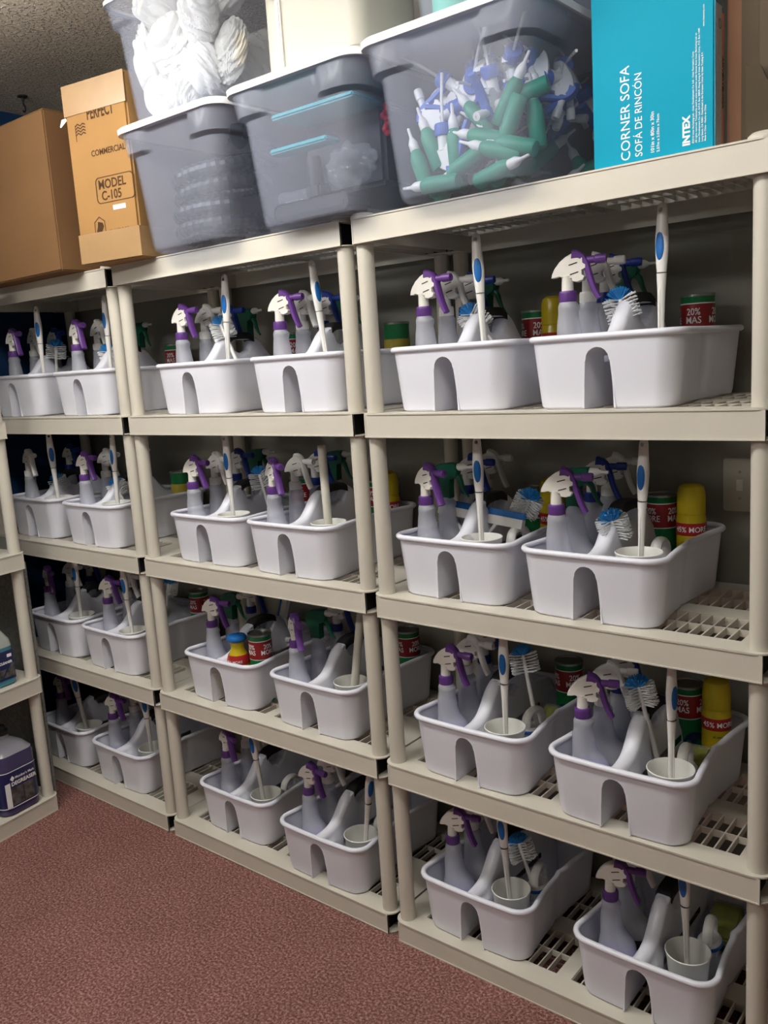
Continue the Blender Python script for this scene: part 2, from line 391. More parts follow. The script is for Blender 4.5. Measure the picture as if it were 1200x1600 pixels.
for x0, x1 in ((.010, .034), (W - .034, W - .010)):
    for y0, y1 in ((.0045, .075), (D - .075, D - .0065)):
        bm = bmesh.new(); box(bm, x0, x1, y0, y1, -HH + .003, -.004); SHADE_BLOCKS.append(mesh_bm(bm, 'shade_block', 'corner_shade', smooth=False))
def post_mesh(h):
    bm = bmesh.new(); r = .0205
    lathe(bm, [(r, 0.0004), (r, .012), (r * .985, .05), (r * .975, h / 2), (r * .985, h - .05), (r, h - .012), (r, h - .0004)], 28)
    return mesh_bm(bm, 'post', 'post')
POST = post_mesh(PITCH - HH)
bm = bmesh.new(); lathe(bm, [(.030, -.001), (.030, .006), (.024, .011), (.0, .012)], 28, cap1=False); CAP = mesh_bm(bm, 'post_cap', 'post')
POSTS = [(.012, .030), (W - .012, .030), (.012, D - .032), (W - .012, D - .032)]
def unit(loc, rz, label, copy_from=None):
    if copy_from is None:
        t = empty('shelving_unit', loc, rz, label, 'shelving unit', 'beige plastic shelving units')
        for l in range(1, 6):
            s = obj('shelf', SHELF, t); s.location = (0, 0, LZ(l))
            for q in SHADE_BLOCKS: obj('shade_block', q, s, 'black block painted as corner shade')
        for l in range(1, 5):
            for x, y in POSTS:
                p = obj('post', POST, t); p.location = (x, y, LZ(l))
        for x, y in POSTS:
            p = obj('post_cap', CAP, t); p.location = (x, y, LZ(5))
        return t
    c = copy_tree(copy_from); c.location = loc; c.rotation_euler = (0, 0, rz); c['label'] = label; return c
U_R = unit((0, 0, 0), 0, 'right-hand beige plastic shelving unit with the turquoise carton on top')
U_M = unit((-.0406 - W, 0.004, 0.002), 0, 'middle beige plastic shelving unit with two clear bins on top', U_R)
U_F = unit((-.0406 - .0387 - 2 * W, 0.006, 0.002), 0, 'beige plastic shelving unit in the corner with cardboard boxes on top', U_R)
AR = math.radians(8.0)
# side unit on the left wall: its long side faces +X
U_A = unit((-1.345, -1.02, 0), PI / 2 + AR, 'beige plastic shelving unit along the blue wall holding jugs of cleaner', U_R)
# place so its far right front corner sits at (-1.478, -0.118)
ux, uy = math.cos(PI / 2 + AR), math.sin(PI / 2 + AR)
A0 = Vector((-1.472 - ux * W, -0.120 - uy * W, 0)); U_A.location = A0
def A2W(s, d, z): return Vector((A0.x + ux * s - uy * d, A0.y + uy * s + ux * d, z))

# ------------------------------------------------------------------ caddy
HW, V0, V1, CH = .172, .008, .418, .147
def waist(v):
    c = (V0 + V1) / 2; x = (v - c) / ((V1 - V0) / 2)
    return .021 * max(0.0, 1 - x * x) ** 1.2 + (.005 * math.exp(-((v - c) / .012) ** 2))
def cad_outline(d, r=.052, n=12, wk=1.0):
    hx = HW - d; v0 = V0 + d * .75; v1 = V1 - d * .75
    hy = (v1 - v0) / 2; cy = (v1 + v0) / 2
    base = rrect(hx, hy, max(.01, r - d * .4), n)
    # add side samples so the waist curves
    P = []
    m = len(base)
    for i in range(m):
        a = base[i]; b = base[(i + 1) % m]; P.append(a)
        L = math.hypot(b[0] - a[0], b[1] - a[1])
        if L > .05:
            k = 16
            for j in range(1, k): P.append((a[0] + (b[0] - a[0]) * j / k, a[1] + (b[1] - a[1]) * j / k))
    out = []
    for x, y in P:
        v = cy + y
        x = x - math.copysign(1, x) * waist(v) * wk * min(1, abs(x) / .05)
        bul = .007 * (1 - (x / hx) ** 2)
        v = v + (bul if y > 0 else -bul) * (abs(y) / hy) ** 6
        out.append((x, v))
    return out
def cad_body():
    def solid(levels):
        b = bmesh.new(); loft(b, [[(x, y, z) for x, y in cad_outline(d)] for d, z in levels]); return mesh_bm(b, 's', 'caddy', smooth=False)
    outer = solid([(.024, 0), (.019, .004), (.017, .012), (.006, CH - .012), (.004, CH)])
    inner = solid([(.028, .004), (.021, .012), (.0085, CH - .012), (.0065, CH + .03)])
    # central ridge profile along v
    def top(v):
        Q = [(.010, .143), (.03, .1435), (.055, .145), (.075, .150), (.092, .160), (.106, .174), (.120, .191), (.134, .208), (.147, .2155), (.160, .2165), (.170, .211), (.185, .180), (.213, .168)]; P = Q + [(.426 - a, b) for a, b in reversed(Q[:-1])]
        for (a, za), (b, zb) in zip(P[:-1], P[1:]):
            if v <= b: return za + (zb - za) * (v - a) / (b - a)
        return P[-1][1]
    rings = []
    vs = [.012, .03, .05, .065, .08, .09, .10, .11, .12, .13, .14, .148, .155, .162, .168, .175, .185, .20, .213]; vs = vs + [.426 - v for v in reversed(vs[:-1])]
    for v in vs:
        zt = top(v); sec = []
        wt = .0185
        for k in range(11):
            a = PI * k / 10; x = wt * math.cos(a); z = zt - wt + wt * math.sin(a)
            sec.append((x, v, z))
        wb = .036
        sec = [(wb, v, .0025), (wb - .006, v, .07), (wb - .012 if zt > .16 else wb - .008, v, .115)] + sec + [(-(wb - .012 if zt > .16 else wb - .008), v, .115), (-(wb - .006), v, .07), (-wb, v, .0025)]
        rings.append(sec)
    b = bmesh.new(); loft(b, rings); ridge = mesh_bm(b, 'r', 'caddy', smooth=False)
    # tunnel cut from below through both ends
    rings = []
    for v in (-.05, .10, .33, .48):
        sec = []
        zt = .118 if v in (-.05, .48) else .130
        sec.append((.0325, v, -.02)); sec.append((.030, v, .05)); sec.append((.0265, v, zt - .028))
        for k in range(9):
            a = PI * k / 8; sec.append((.025 * math.cos(a), v, zt - .025 + .025 * math.sin(a)))
        sec.append((-.0265, v, zt - .028)); sec.append((-.030, v, .05)); sec.append((-.0325, v, -.02))
        rings.append(sec)
    b = bmesh.new(); loft(b, rings); tun = mesh_bm(b, 't', 'caddy', smooth=False)
    me = boolean(outer, inner, 'DIFFERENCE'); me = boolean(me, ridge, 'UNION'); me = boolean(me, tun, 'DIFFERENCE')
    me.materials.clear(); me.materials.append(M['caddy']); me.shade_smooth(); me.set_sharp_from_angle(angle=math.radians(32)); me.name = 'tub'
    return me
TUB = cad_body()
# rolled rim
bm = bmesh.new(); O = cad_outline(0.0); n = len(O); rings = []
for i in range(n):
    p = Vector((*O[i], 0)); a = Vector((*O[i - 1], 0)); c = Vector((*O[(i + 1) % n], 0)); t_ = (c - a).normalized(); nn = Vector((t_.y, -t_.x, 0))
    sec = []
    for k in range(12):
        an = 2 * PI * k / 12; sec.append(p - nn * .0045 + nn * (.0072 * math.cos(an)) + Vector((0, 0, CH - .0035 + .0068 * math.sin(an))))
    rings.append(sec)
rings.append(rings[0]); vr = [[bm.verts.new(q) for q in r] for r in rings[:-1]]
for i in range(n):
    A_, B_ = vr[i], vr[(i + 1) % n]
    for k in range(12): bm.faces.new((A_[k], A_[(k + 1) % 12], B_[(k + 1) % 12], B_[k]))
RIM = mesh_bm(bm, 'rolled_rim', 'caddy')
# handle bridge with dark grip
def arch(w, h0, off, m, g=0.0):
    b = bmesh.new(); rings = []
    P = smoothpath([(0, .150 + g, .2055 + off), (0, .170 + g * .5, .2125 + off), (0, .190, .2150 + off), (0, .213, .2155 + off), (0, .236, .2150 + off), (0, .256 - g * .5, .2125 + off), (0, .276 - g, .2055 + off)], 5)
    for p in P:
        rings.append([(w * c, p.y, p.z + h0 * s) for c, s in [(-1, -.5), (-1, .2), (-.8, .45), (0, .5), (.8, .45), (1, .2), (1, -.5)]])
    loft(b, rings); return mesh_bm(b, 'h', m)
HANDLE = arch(.0165, .012, 0.0, 'caddy'); GRIP = arch(.0190, .021, .0050, 'grip', .014)
# side panels of the handle (slim web with the hand opening left free)

def make_caddy():
    t = empty('cleaning_caddy', (0, 0, 0), 0)
    b = obj('tub', TUB, t); obj('rolled_rim', RIM, t)
    h = obj('handle', HANDLE, t); obj('grip', GRIP, h, 'dark grey grip')
    return t
protos = []

# ------------------------------------------------------------------ spray bottle
def bottle_rings(inset=0.0, zlo=0.0, zhi=.217):
    S = [(0, .014, .039, .033), (.004, .014, .0430, .0368), (.03, .014, .0440, .0375), (.085, .014, .0435, .037), (.100, .0135, .0425, .036), (.112, .012, .039, .034), (.122, .008, .033, .031), (.132, .004, .0285, .028), (.150, .001, .0255, .025), (.170, 0, .0235, .0228), (.190, 0, .0205, .0202), (.197, .0015, .0222, .021), (.203, .0015, .0222, .021), (.209, 0, .0185, .0185), (.217, 0, .0150, .0150)]
    out = []
    for z, cx, rx, ry in S:
        if z < zlo - 1e-6 or z > zhi + 1e-6: continue
        out.append(circ(cx, 0, z + (inset if z == 0 else 0), rx - inset, ry - inset, 28))
    return out
bm = bmesh.new(); loft(bm, bottle_rings()); BOTTLE = mesh_bm(bm, 'bottle', 'milky')
def liquid(m, top):
    b = bmesh.new(); R_ = bottle_rings(.0018, 0, top); loft(b, R_); return mesh_bm(b, 'liquid', m)
LIQ = {'p': liquid('liq_purple', .100), 'p_low': liquid('liq_purple', .085), 'b': liquid('liq_blue', .112), 'y': liquid('liq_yellow', .112), 'c': liquid('liq_clear', .085)}
bm = bmesh.new()   # dark label round the belly
pts0 = [(a, .0378) for a in range(0, 1)]
def belly(z, e=.0006): return [(.014 + (.0439 + e) * math.cos(a), (.0374 + e) * math.sin(a), z) for a in [math.radians(d) for d in range(-75, 80, 10)]]
loft(bm, [belly(.03), belly(.084)], False, False, closed=False); BLABEL = mesh_bm(bm, 'label', 'label_black')
ZC0 = .217
def head_meshes():
    H = {}
    b = bmesh.new()
    lathe(b, [(.0165, .197 + .013), (.0175, .212), (.0175, .231), (.0165, .234), (.012, .2345)], 28)
    for k in range(28):
        a = 2 * PI * k / 28; mt = Matrix.Rotation(a, 4, 'Z'); box(b, .0172, .0181, -.0009, .0009, .213, .230, mt)
    H['collar'] = b
    b = bmesh.new()   # neck + shroud
    loft(b, [circ(0, 0, z, r, r, 20) for r, z in [(.0125, .233), (.0120, .245), (.0115, .258), (.0125, .264)]])
    poly = [(-.0315, .262), (-.030, .270), (-.024, .281), (-.014, .293), (-.002, .302), (.010, .3075), (.022, .309), (.030, .305), (.034, .298), (.034, .288), (.040, .284), (.040, .277), (.032, .274), (.032, .264), (.038, .260), (.034, .253), (.022, .250), (.012, .252), (.011, .258), (-.011, .262), (-.016, .264), (-.024, .262)]
    prism(b, poly, -.0105, .0105, .05)
    H['shroud'] = b
    b = bmesh.new()   # slots on the shroud
    for (x, z) in ((.014, .287), (.016, .268)):
        for s in (-1, 1): box(b, -.009, .009, s * .0107 - .0004, s * .0107 + .0004, -.001, .001, Matrix.Translation((x, 0, z)) @ Matrix.Rotation(-.25, 4, 'Y'))
    H['slot'] = b
    b = bmesh.new()   # nozzle
    mt = Matrix.Translation((.034, 0, .293)) @ Matrix.Rotation(PI / 2, 4, 'Y')
    b2 = bmesh.new(); lathe(b2, [(.0075, 0), (.0075, .022), (.0095, .024), (.0095, .042), (.0085, .046), (.0028, .0462), (.0028, .044)], 18); bmesh.ops.transform(b2, matrix=mt, verts=b2.verts); merge(b, b2)
    H['nozzle'] = b
    b = bmesh.new()   # trigger lever
    path = smoothpath([(.012, 0, .306), (.026, 0, .303), (.037, 0, .292), (.043, 0, .272), (.049, 0, .250), (.057, 0, .229), (.064, 0, .216)], 4)
    rings = []
    pts, T, N = frames(path)
    for i, p in enumerate(pts):
        u = i / (len(pts) - 1); th = .0072 - .002 * u + .0035 * max(0, 1 - u / .3); w = .0105 - .0015 * u + .0025 * max(0, 1 - u / .3)
        nrm = Vector((T[i].z, 0, -T[i].x))
        rings.append([p + nrm * (th * c) + Vector((0, w * s, 0)) for c, s in [(1, -.6), (1, .6), (.6, 1), (-.6, 1), (-1, .6), (-1, -.6), (-.6, -1), (.6, -1)]])
    loft(b, rings)
    H['trigger'] = b
    return H
HB = head_meshes()
HM = {}
def hm(part, m):
    if (part, m) not in HM:
        b = HB[part].copy(); HM[(part, m)] = mesh_bm(b, part, m)
    return HM[(part, m)]
b = bmesh.new()   # angular shroud of the green trigger head
poly = [(-.024, .245), (-.030, .262), (-.034, .276), (-.028, .292), (-.010, .301), (.018, .304), (.036, .303), (.036, .292), (.040, .284), (.036, .270), (.018, .262), (.016, .236), (.016, .214), (-.017, .214), (-.017, .236)]
prism(b, poly, -.0125, .0125, .05); GHEAD = mesh_bm(b, 'trigger_head', 'green')
b = bmesh.new(); P = smoothpath([(.030, 0, .272), (.040, 0, .262), (.046, 0, .245), (.054, 0, .228), (.064, 0, .218)], 4)
tube(b, P, lambda u: .0085 - .0055 * u, 8, flat=1.1); GTRIG = mesh_bm(b, 'trigger', 'green')
b = bmesh.new(); mt = Matrix.Translation((.034, 0, .293)) @ Matrix.Rotation(PI / 2, 4, 'Y')
lathe(b, [(.008, 0), (.0095, .004), (.0095, .018), (.006, .024), (.0035, .028), (.0035, .044)], 16); bmesh.ops.transform(b, matrix=mt, verts=b.verts); GNOZ = mesh_bm(b, 'nozzle', 'white')
def make_bottle(kind):
    """P purple trigger, W all white, B white head with navy trigger, G green head"""
    t = empty('spray_bottle', (0, 0, 0), 0)
    obj('bottle', BOTTLE, t)
    lq = {'P': 'p', 'L': 'p_low', 'W': 'c', 'B': 'b', 'G': 'c', 'Y': 'y'}[kind]
    obj('liquid', LIQ[lq], t, {'p': 'lavender liquid', 'b': 'blue liquid', 'y': 'yellow liquid', 'c': 'pale liquid'}[lq[0]])
    if kind in 'PLWY': obj('label_sticker', BLABEL, t, 'black label')
    if kind == 'G':
        h = obj('trigger_head', GHEAD, t, 'green trigger head'); obj('trigger', GTRIG, h); obj('nozzle', GNOZ, h, 'white nozzle')
        return t
    cc = {'P': 'purple', 'L': 'purple', 'W': 'white', 'Y': 'white', 'B': 'blue'}[kind]
    obj('collar', hm('collar', cc), t, None if cc == 'white' else cc + ' collar')
    h = obj('trigger_head', hm('shroud', 'cream' if kind in 'PL' else 'white'), t)
    obj('slot', hm('slot', 'ink_black'), h)
    obj('nozzle', hm('nozzle', cc), h); obj('trigger', hm('trigger', cc), h, None if cc == 'white' else cc + ' trigger')
    return t

# ------------------------------------------------------------------ cup + toilet brush + stick
bm = bmesh.new()
lathe(bm, [(.033, 0), (.0345, .002), (.0455, .128), (.0465, .130), (.0475, .138), (.0490, .1405), (.0490, .1425), (.0475, .1435), (.0460, .141), (.0445, .128), (.033, .004)], 40)
CUP = mesh_bm(bm, 'cup', 'cup')
BH = .375   # brush height
bm = bmesh.new()
prof = [(.0055, .075), (.0058, .10), (.0065, .16), (.0078, .21), (.0095, .238), (.0098, .245)]
loft(bm, [circ(0, 0, z, r, r * .9, 14) for r, z in prof])
for s in (-1, 1): box(bm, -.0012, .0012, s * .0066 - .001, s * .0066 + .001, .12, .215)
BSH = mesh_bm(bm, 'shaft', 'white')
bm = bmesh.new()
prof = [(.0098, .2465), (.0112, .262), (.0128, .285), (.0135, .305), (.0125, .322), (.0112, .338), (.0105, .352), (.0098, .364), (.0080, .372), (.003, .376)]
loft(bm, [circ(0, 0, z, r, r * .74, 18) for r, z in prof])
gm = mesh_bm(bm, 'grip_handle', 'white')
b = bmesh.new(); b2 = bmesh.new(); lathe(b2, [(.0042, -.03), (.0042, .03)], 14); bmesh.ops.transform(b2, matrix=Matrix.Translation((0, 0, .362)) @ Matrix.Rotation(PI / 2, 4, 'X'), verts=b2.verts); merge(b, b2)
BGR = boolean(gm, mesh_bm(b, 'c', 'white'), 'DIFFERENCE'); BGR.materials.clear(); BGR.materials.append(M['white']); BGR.shade_smooth(); BGR.set_sharp_from_angle(angle=math.radians(38))
bm = bmesh.new()
for s in (-1, 1):
    b2 = bmesh.new(); bmesh.ops.create_uvsphere(b2, u_segments=20, v_segments=12, radius=1.0)
    bmesh.ops.transform(b2, matrix=Matrix.Translation((0, s * .0078, .296)) @ Matrix.Diagonal((.0088, .0030, .028, 1)), verts=b2.verts); merge(bm, b2)
BOV = mesh_bm(bm, 'grip_oval', 'bright_blue')
bm = bmesh.new(); lathe(bm, [(.0102, .2452), (.0102, .2462)], 18); BRG = mesh_bm(bm, 'ring', 'ink_black')
bm = bmesh.new(); lathe(bm, [(.006, .006), (.018, .012), (.024, .03), (.025, .055), (.018, .072), (.006, .078)], 20); BHD = mesh_bm(bm, 'brush_head', 'bristle')
def make_tbrush():
    t = empty('toilet_brush', (0, 0, 0), 0)
    obj('shaft', BSH, t); h = obj('handle', BGR, t); obj('grip_oval', BOV, h, 'blue oval grip'); obj('ring', BRG, h)
    obj('bristle_head', BHD, t)['kind'] = 'stuff'
    return t
# ------------------------------------------------------------------ dish brush (head at origin end up local z; handle downwards)
def dish_meshes():
    rnd = random.Random(3)
    w, bl = bmesh.new(), bmesh.new()
    def bristle(bmx, p, d, L, r=.0009):
        d = d.normalized(); a = d.orthogonal().normalized() * r; c = d.cross(a).normalized() * r; q = p + d * L
        A = [bmx.verts.new(p + v) for v in (a, c, -a, -c)]; B = [bmx.verts.new(q + v * 1.15) for v in (a, c, -a, -c)]
        for i in range(4): bmx.faces.new((A[i], A[(i + 1) % 4], B[(i + 1) % 4], B[i]))
        bmx.faces.new(B)
    for row in range(7):
        z = -.022 + row * .0068
        for k in range(9):
            a = math.radians(-100 + 200 * k / 8 + rnd.uniform(-4, 4))
            # bristles fan out to both sides of the flat head
            for s in (1, -1):
                d = Vector((s * math.cos(a * .55), math.sin(a * .55) * .9, rnd.uniform(-.02, .1) + .02 * row))
                bristle(w, Vector((0, 0, z)), d, .036, .0012)
    for k in range(52):
        th = rnd.uniform(-1.25, 1.25); ph = rnd.uniform(-.8, .8)
        d = Vector((math.sin(th) * math.cos(ph), math.sin(ph), math.cos(th)))
        bristle(bl, Vector((0, 0, .017)), d, .031, .0015)
    h = bmesh.new()
    tube(h, smoothpath([(0, 0, -.16), (0, .002, -.11), (0, .002, -.06), (0, 0, -.028), (0, 0, 0), (0, 0, .022)], 5), [.0065, .0065, .0065, .0065, .006, .006, .006, .0058, .0056, .0055, .0055, .0055, .005, .005, .005, .0052, .0055, .006, .006, .006, .006, .006, .006, .006, .005, .004], 10)
    return mesh_bm(w, 'white_bristles', 'bristle', smooth=False), mesh_bm(bl, 'blue_bristles', 'cyan_blue', smooth=False), mesh_bm(h, 'handle', 'white')
DW, DB, DH = dish_meshes()
def make_dish():
    t = empty('dish_brush', (0, 0, 0), 0)
    obj('handle', DH, t); obj('white_bristles', DW, t, 'white bristles')['kind'] = 'stuff'; obj('blue_bristles', DB, t, 'blue tip bristles')['kind'] = 'stuff'
    return t
# ------------------------------------------------------------------ cans
CR, CHT = .0365, .215
bm = bmesh.new(); lathe(bm, [(CR - .002, 0), (CR, .002), (CR, .005), (CR - .001, .007), (CR - .001, CHT - .008), (CR, CHT - .006), (CR, CHT - .001), (CR - .001, CHT), (CR - .003, CHT), (CR - .004, CHT - .004), (.001, CHT - .004)], 36); CAN = mesh_bm(bm, 'can', 'can_green')
bm = bmesh.new(); lathe(bm, [(CR - .0006, .140), (CR - .0002, .1405), (CR - .0002, .1935), (CR - .0006, .194)], 36, False, False); CBAND = mesh_bm(bm, 'red_band', 'can_red')
bm = bmesh.new(); lathe(bm, [(CR - .0006, .1365), (CR - .0003, .1370), (CR - .0003, .1390)], 36, False, False); CEDGE = mesh_bm(bm, 'band_edge', 'ink_white')
bm = bmesh.new(); lathe(bm, [(CR + .0004, CHT - .005), (CR + .0006, CHT), (CR - .001, CHT + .0012), (CR - .003, CHT), (CR - .004, CHT - .0035), (.0005, CHT - .0030)], 36); CTOP = mesh_bm(bm, 'can_lid', 'can_top')
mes = []
for k, s in enumerate(['20%\nMAS', '20%\nMORE', '20%\nMAS', '20%\nMORE']):
    mes.append(wrap_me(text_me(s, .0205, 'ink_white', 'CENTER', bold=.00015, sx=.86, sp=.86), CR - .0002, math.radians(90 * k), .171))
CTXT = join_me(mes, 'ink_white')
bm = bmesh.new()
for k in range(2):
    pts = []
    for i in range(20):
        a = 2 * PI * i / 20; x = .026 * math.cos(a); z = .075 + .032 * math.sin(a); an = math.radians(45 + 180 * k) + x / CR
        pts.append(bm.verts.new((math.sin(an) * (CR + .0004), -math.cos(an) * (CR + .0004), z)))
    c = math.radians(45 + 180 * k); cv = bm.verts.new((math.sin(c) * (CR + .0004), -math.cos(c) * (CR + .0004), .075))
    for i in range(20): bm.faces.new((pts[i], pts[(i + 1) % 20], cv))
COV = mesh_bm(bm, 'oval_emblem', 'oval')
bm = bmesh.new(); lathe(bm, [(CR - .0002, .105), (CR + .0002, .1055), (CR + .0002, .1695), (CR - .0002, .17)], 36, False, False); CYL = mesh_bm(bm, 'yellow_label', 'yellow_label')
def make_can():
    t = empty('cleanser_can', (0, 0, 0), 0); b = obj('can', CAN, t); obj('red_band', CBAND, b, 'red band'); obj('band_edge', CEDGE, b); obj('band_edge', CEDGE, b).location = (0, 0, .0575); obj('lettering', CTXT, b, 'white lettering 20% MAS and 20% MORE')
    obj('oval_emblem', COV, b); obj('can_lid', CTOP, t, 'metal lid'); return t
def make_can2():
    t = empty('cleanser_can', (0, 0, 0), 0); b = obj('can', CAN, t); obj('yellow_label', CYL, b, 'yellow label'); obj('can_lid', CTOP, t, 'metal lid'); return t
YR = .033
bm = bmesh.new(); lathe(bm, [(.029, 0), (YR, .003), (YR, .165), (.031, .172), (.031, .176)], 36, cap1=True); YCAN = mesh_bm(bm, 'can', 'can_yellow')
bm = bmesh.new(); lathe(bm, [(.0315, .1765), (.0315, .205), (.0305, .225), (.027, .238), (.018, .244), (.001, .245)], 36); YCAP = mesh_bm(bm, 'spray_cap', 'can_yellow')
bm = bmesh.new(); lathe(bm, [(YR + .0001, .128), (YR + .0005, .1285), (YR + .0005, .1565), (YR + .0001, .157)], 36, False, False); YBAND = mesh_bm(bm, 'red_band', 'can_band')
YTXT = join_me([wrap_me(text_me('45% MORE', .0175, 'ink_white', 'CENTER', bold=.0001, sx=.95), YR + .0005, math.radians(a), .1365) for a in (20, 200)], 'ink_white')
bm = bmesh.new()
for k in range(2):
    pts = []; c = math.radians(25 + 180 * k)
    for i in range(24):
        a = 2 * PI * i / 24; x = .027 * math.cos(a); z = .058 + .042 * math.sin(a); an = c + x / YR
        pts.append(bm.verts.new((math.sin(an) * (YR + .0004), -math.cos(an) * (YR + .0004), z)))
    cv = bm.verts.new((math.sin(c) * (YR + .0004), -math.cos(c) * (YR + .0004), .058))
    for i in range(24): bm.faces.new((pts[i], pts[(i + 1) % 24], cv))
YOV = mesh_bm(bm, 'oval_emblem', 'oval')
YT2 = join_me([wrap_me(text_me('Pledge', .019, 'ink_white', 'CENTER', bold=.0003), YR + .0008, math.radians(a), .055) for a in (25, 205)], 'ink_white')
YT3 = join_me([wrap_me(text_me('SC Johnson', .006, 'ink_black', 'CENTER'), YR + .0008, math.radians(a), .112) for a in (20, 200)], 'ink_black')
def make_ycan():
    t = empty('polish_can', (0, 0, 0), 0); b = obj('can', YCAN, t); obj('spray_cap', YCAP, t); obj('red_band', YBAND, b, 'red band'); obj('lettering', YTXT, b, 'white lettering 45% MORE')
    e = obj('oval_emblem', YOV, b, 'dark blue oval emblem'); obj('lettering', YT2, b); obj('lettering', YT3, b); return t
# squat polish bottle with blue cap
bm = bmesh.new(); lathe(bm, [(.028, 0), (.033, .004), (.035, .06), (.036, .11), (.0345, .132), (.028, .150), (.0215, .162), (.0205, .170), (.0225, .185), (.0245, .190)], 32); SQB = mesh_bm(bm, 'bottle', 'can_yellow')
bm = bmesh.new(); lathe(bm, [(.026, .1895), (.0305, .195), (.031, .199), (.027, .207), (.012, .210), (.001, .210)], 32); SQC = mesh_bm(bm, 'cap', 'bright_blue')
bm = bmesh.new(); lathe(bm, [(.0362, .1195), (.0355, .134), (.0305, .149)], 32, False, False); SQR = mesh_bm(bm, 'red_band', 'can_band')
SQT = join_me([wrap_me(text_me('45% MORE', .0115, 'ink_white', 'CENTER', bold=.00005), .0365, math.radians(20), .127)], 'ink_white')
bm = bmesh.new(); pts = []; c = math.radians(45)
for i in range(24):
    a = 2 * PI * i / 24; x = .026 * math.cos(a); z = .06 + .04 * math.sin(a); an = c + x / .036
    pts.append(bm.verts.new((math.sin(an) * .0366, -math.cos(an) * .0366, z)))
cv = bm.verts.new((math.sin(c) * .0366, -math.cos(c) * .0366, .06))
for i in range(24): bm.faces.new((pts[i], pts[(i + 1) % 24], cv))
SQO = mesh_bm(bm, 'oval_emblem', 'oval')
SQP = join_me([wrap_me(text_me('Pledge', .017, 'ink_white', 'CENTER', bold=.0003), .0370, math.radians(45), .070)], 'ink_white')
def make_squat():
    t = empty('polish_bottle', (0, 0, 0), 0); b = obj('bottle', SQB, t); obj('cap', SQC, t, 'blue cap'); obj('red_band', SQR, b, 'red band'); obj('lettering', SQT, b); obj('oval_emblem', SQO, b, 'dark blue oval emblem'); obj('lettering', SQP, b); return t
# ------------------------------------------------------------------ other tools
def make_scrub():   # hand scrub brush: oval block, blue trim, white loop handle
    t = empty('scrub_brush', (0, 0, 0), 0)
    b = bmesh.new(); loft(b, [circ(0, 0, z, rx, ry, 28) for z, rx, ry in [(.012, .024, .048), (.016, .027, .052), (.026, .026, .051), (.032, .020, .045)]]); blk = obj('block', mesh_bm(b, 'block', 'white'), t)
    b = bmesh.new(); loft(b, [circ(0, 0, z, rx, ry, 28) for z, rx, ry in [(.0165, .0275, .0525), (.0185, .0285, .0535), (.0225, .0285, .0535), (.0245, .0275, .0525)]]); obj('trim', mesh_bm(b, 'trim', 'bright_blue'), t, 'blue trim')
    b = bmesh.new(); tube(b, smoothpath([(0, -.038, .028), (0, -.034, .055), (0, -.012, .068), (0, .016, .068), (0, .036, .055), (0, .040, .028)], 6), .009, 10, flat=1.3); obj('loop_handle', mesh_bm(b, 'loop', 'white'), t)
    b = bmesh.new()
    for i in range(6):
        for j in range(-4, 5):
            x = -.018 + i * .0072; y = j * .0105
            if (x / .024) ** 2 + (y / .048) ** 2 < .95: lathe(b, [(.0028, .0), (.0024, .0125)], 6, c=(x, y))
    o = obj('bristles', mesh_bm(b, 'br', 'bristle'), t); o['kind'] = 'stuff'
    return t
def make_sponges():
    t = empty('sponge_pack', (0, 0, 0), 0)
    b = bmesh.new(); bevbox(b, -.035, .035, -.055, .055, .001, .020, .004); obj('scouring_pad', mesh_bm(b, 'pad', 'scour'), t, 'dark scouring pad')
    b = bmesh.new(); bevbox(b, -.035, .035, -.055, .055, .0205, .046, .005); obj('sponge', mesh_bm(b, 'sponge', 'yellow_sponge'), t, 'yellow green sponge')
    b = bmesh.new(); bevbox(b, -.038, .038, -.060, .060, .0, .049, .006); obj('wrapper', mesh_bm(b, 'wrap', 'film'), t, 'clear wrapper')
    return t
def make_squeegee():
    t = empty('squeegee', (0, 0, 0), 0)
    b = bmesh.new(); bevbox(b, -.125, .125, -.004, .004, .036, .052, .002); obj('blade', mesh_bm(b, 'blade', 'bright_blue'), t, 'blue rubber blade')
    b = bmesh.new(); loft(b, [[(-.122, -.008, .036), (-.122, .008, .036), (-.122, .008, .014), (-.122, -.008, .014)], [(.122, -.008, .036), (.122, .008, .036), (.122, .008, .014), (.122, -.008, .014)]])
    tube(b, smoothpath([(-.03, 0, .018), (-.015, 0, -.02), (0, 0, -.05), (0, 0, -.09), (0, 0, -.13)], 5), .0085, 10)
    tube(b, smoothpath([(.05, 0, .018), (.035, 0, -.005), (.012, 0, -.035)], 5), .005, 8); tube(b, smoothpath([(-.085, 0, .018), (-.055, 0, -.01), (-.01, 0, -.045)], 5), .005, 8)
    obj('holder', mesh_bm(b, 'holder', 'white'), t, 'white plastic holder')
    return t
bm = bmesh.new(); lathe(bm, [(.0105, 0), (.0115, .002), (.0115, .337), (.010, .340)], 20); STICK = mesh_bm(bm, 'stick', 'stick')

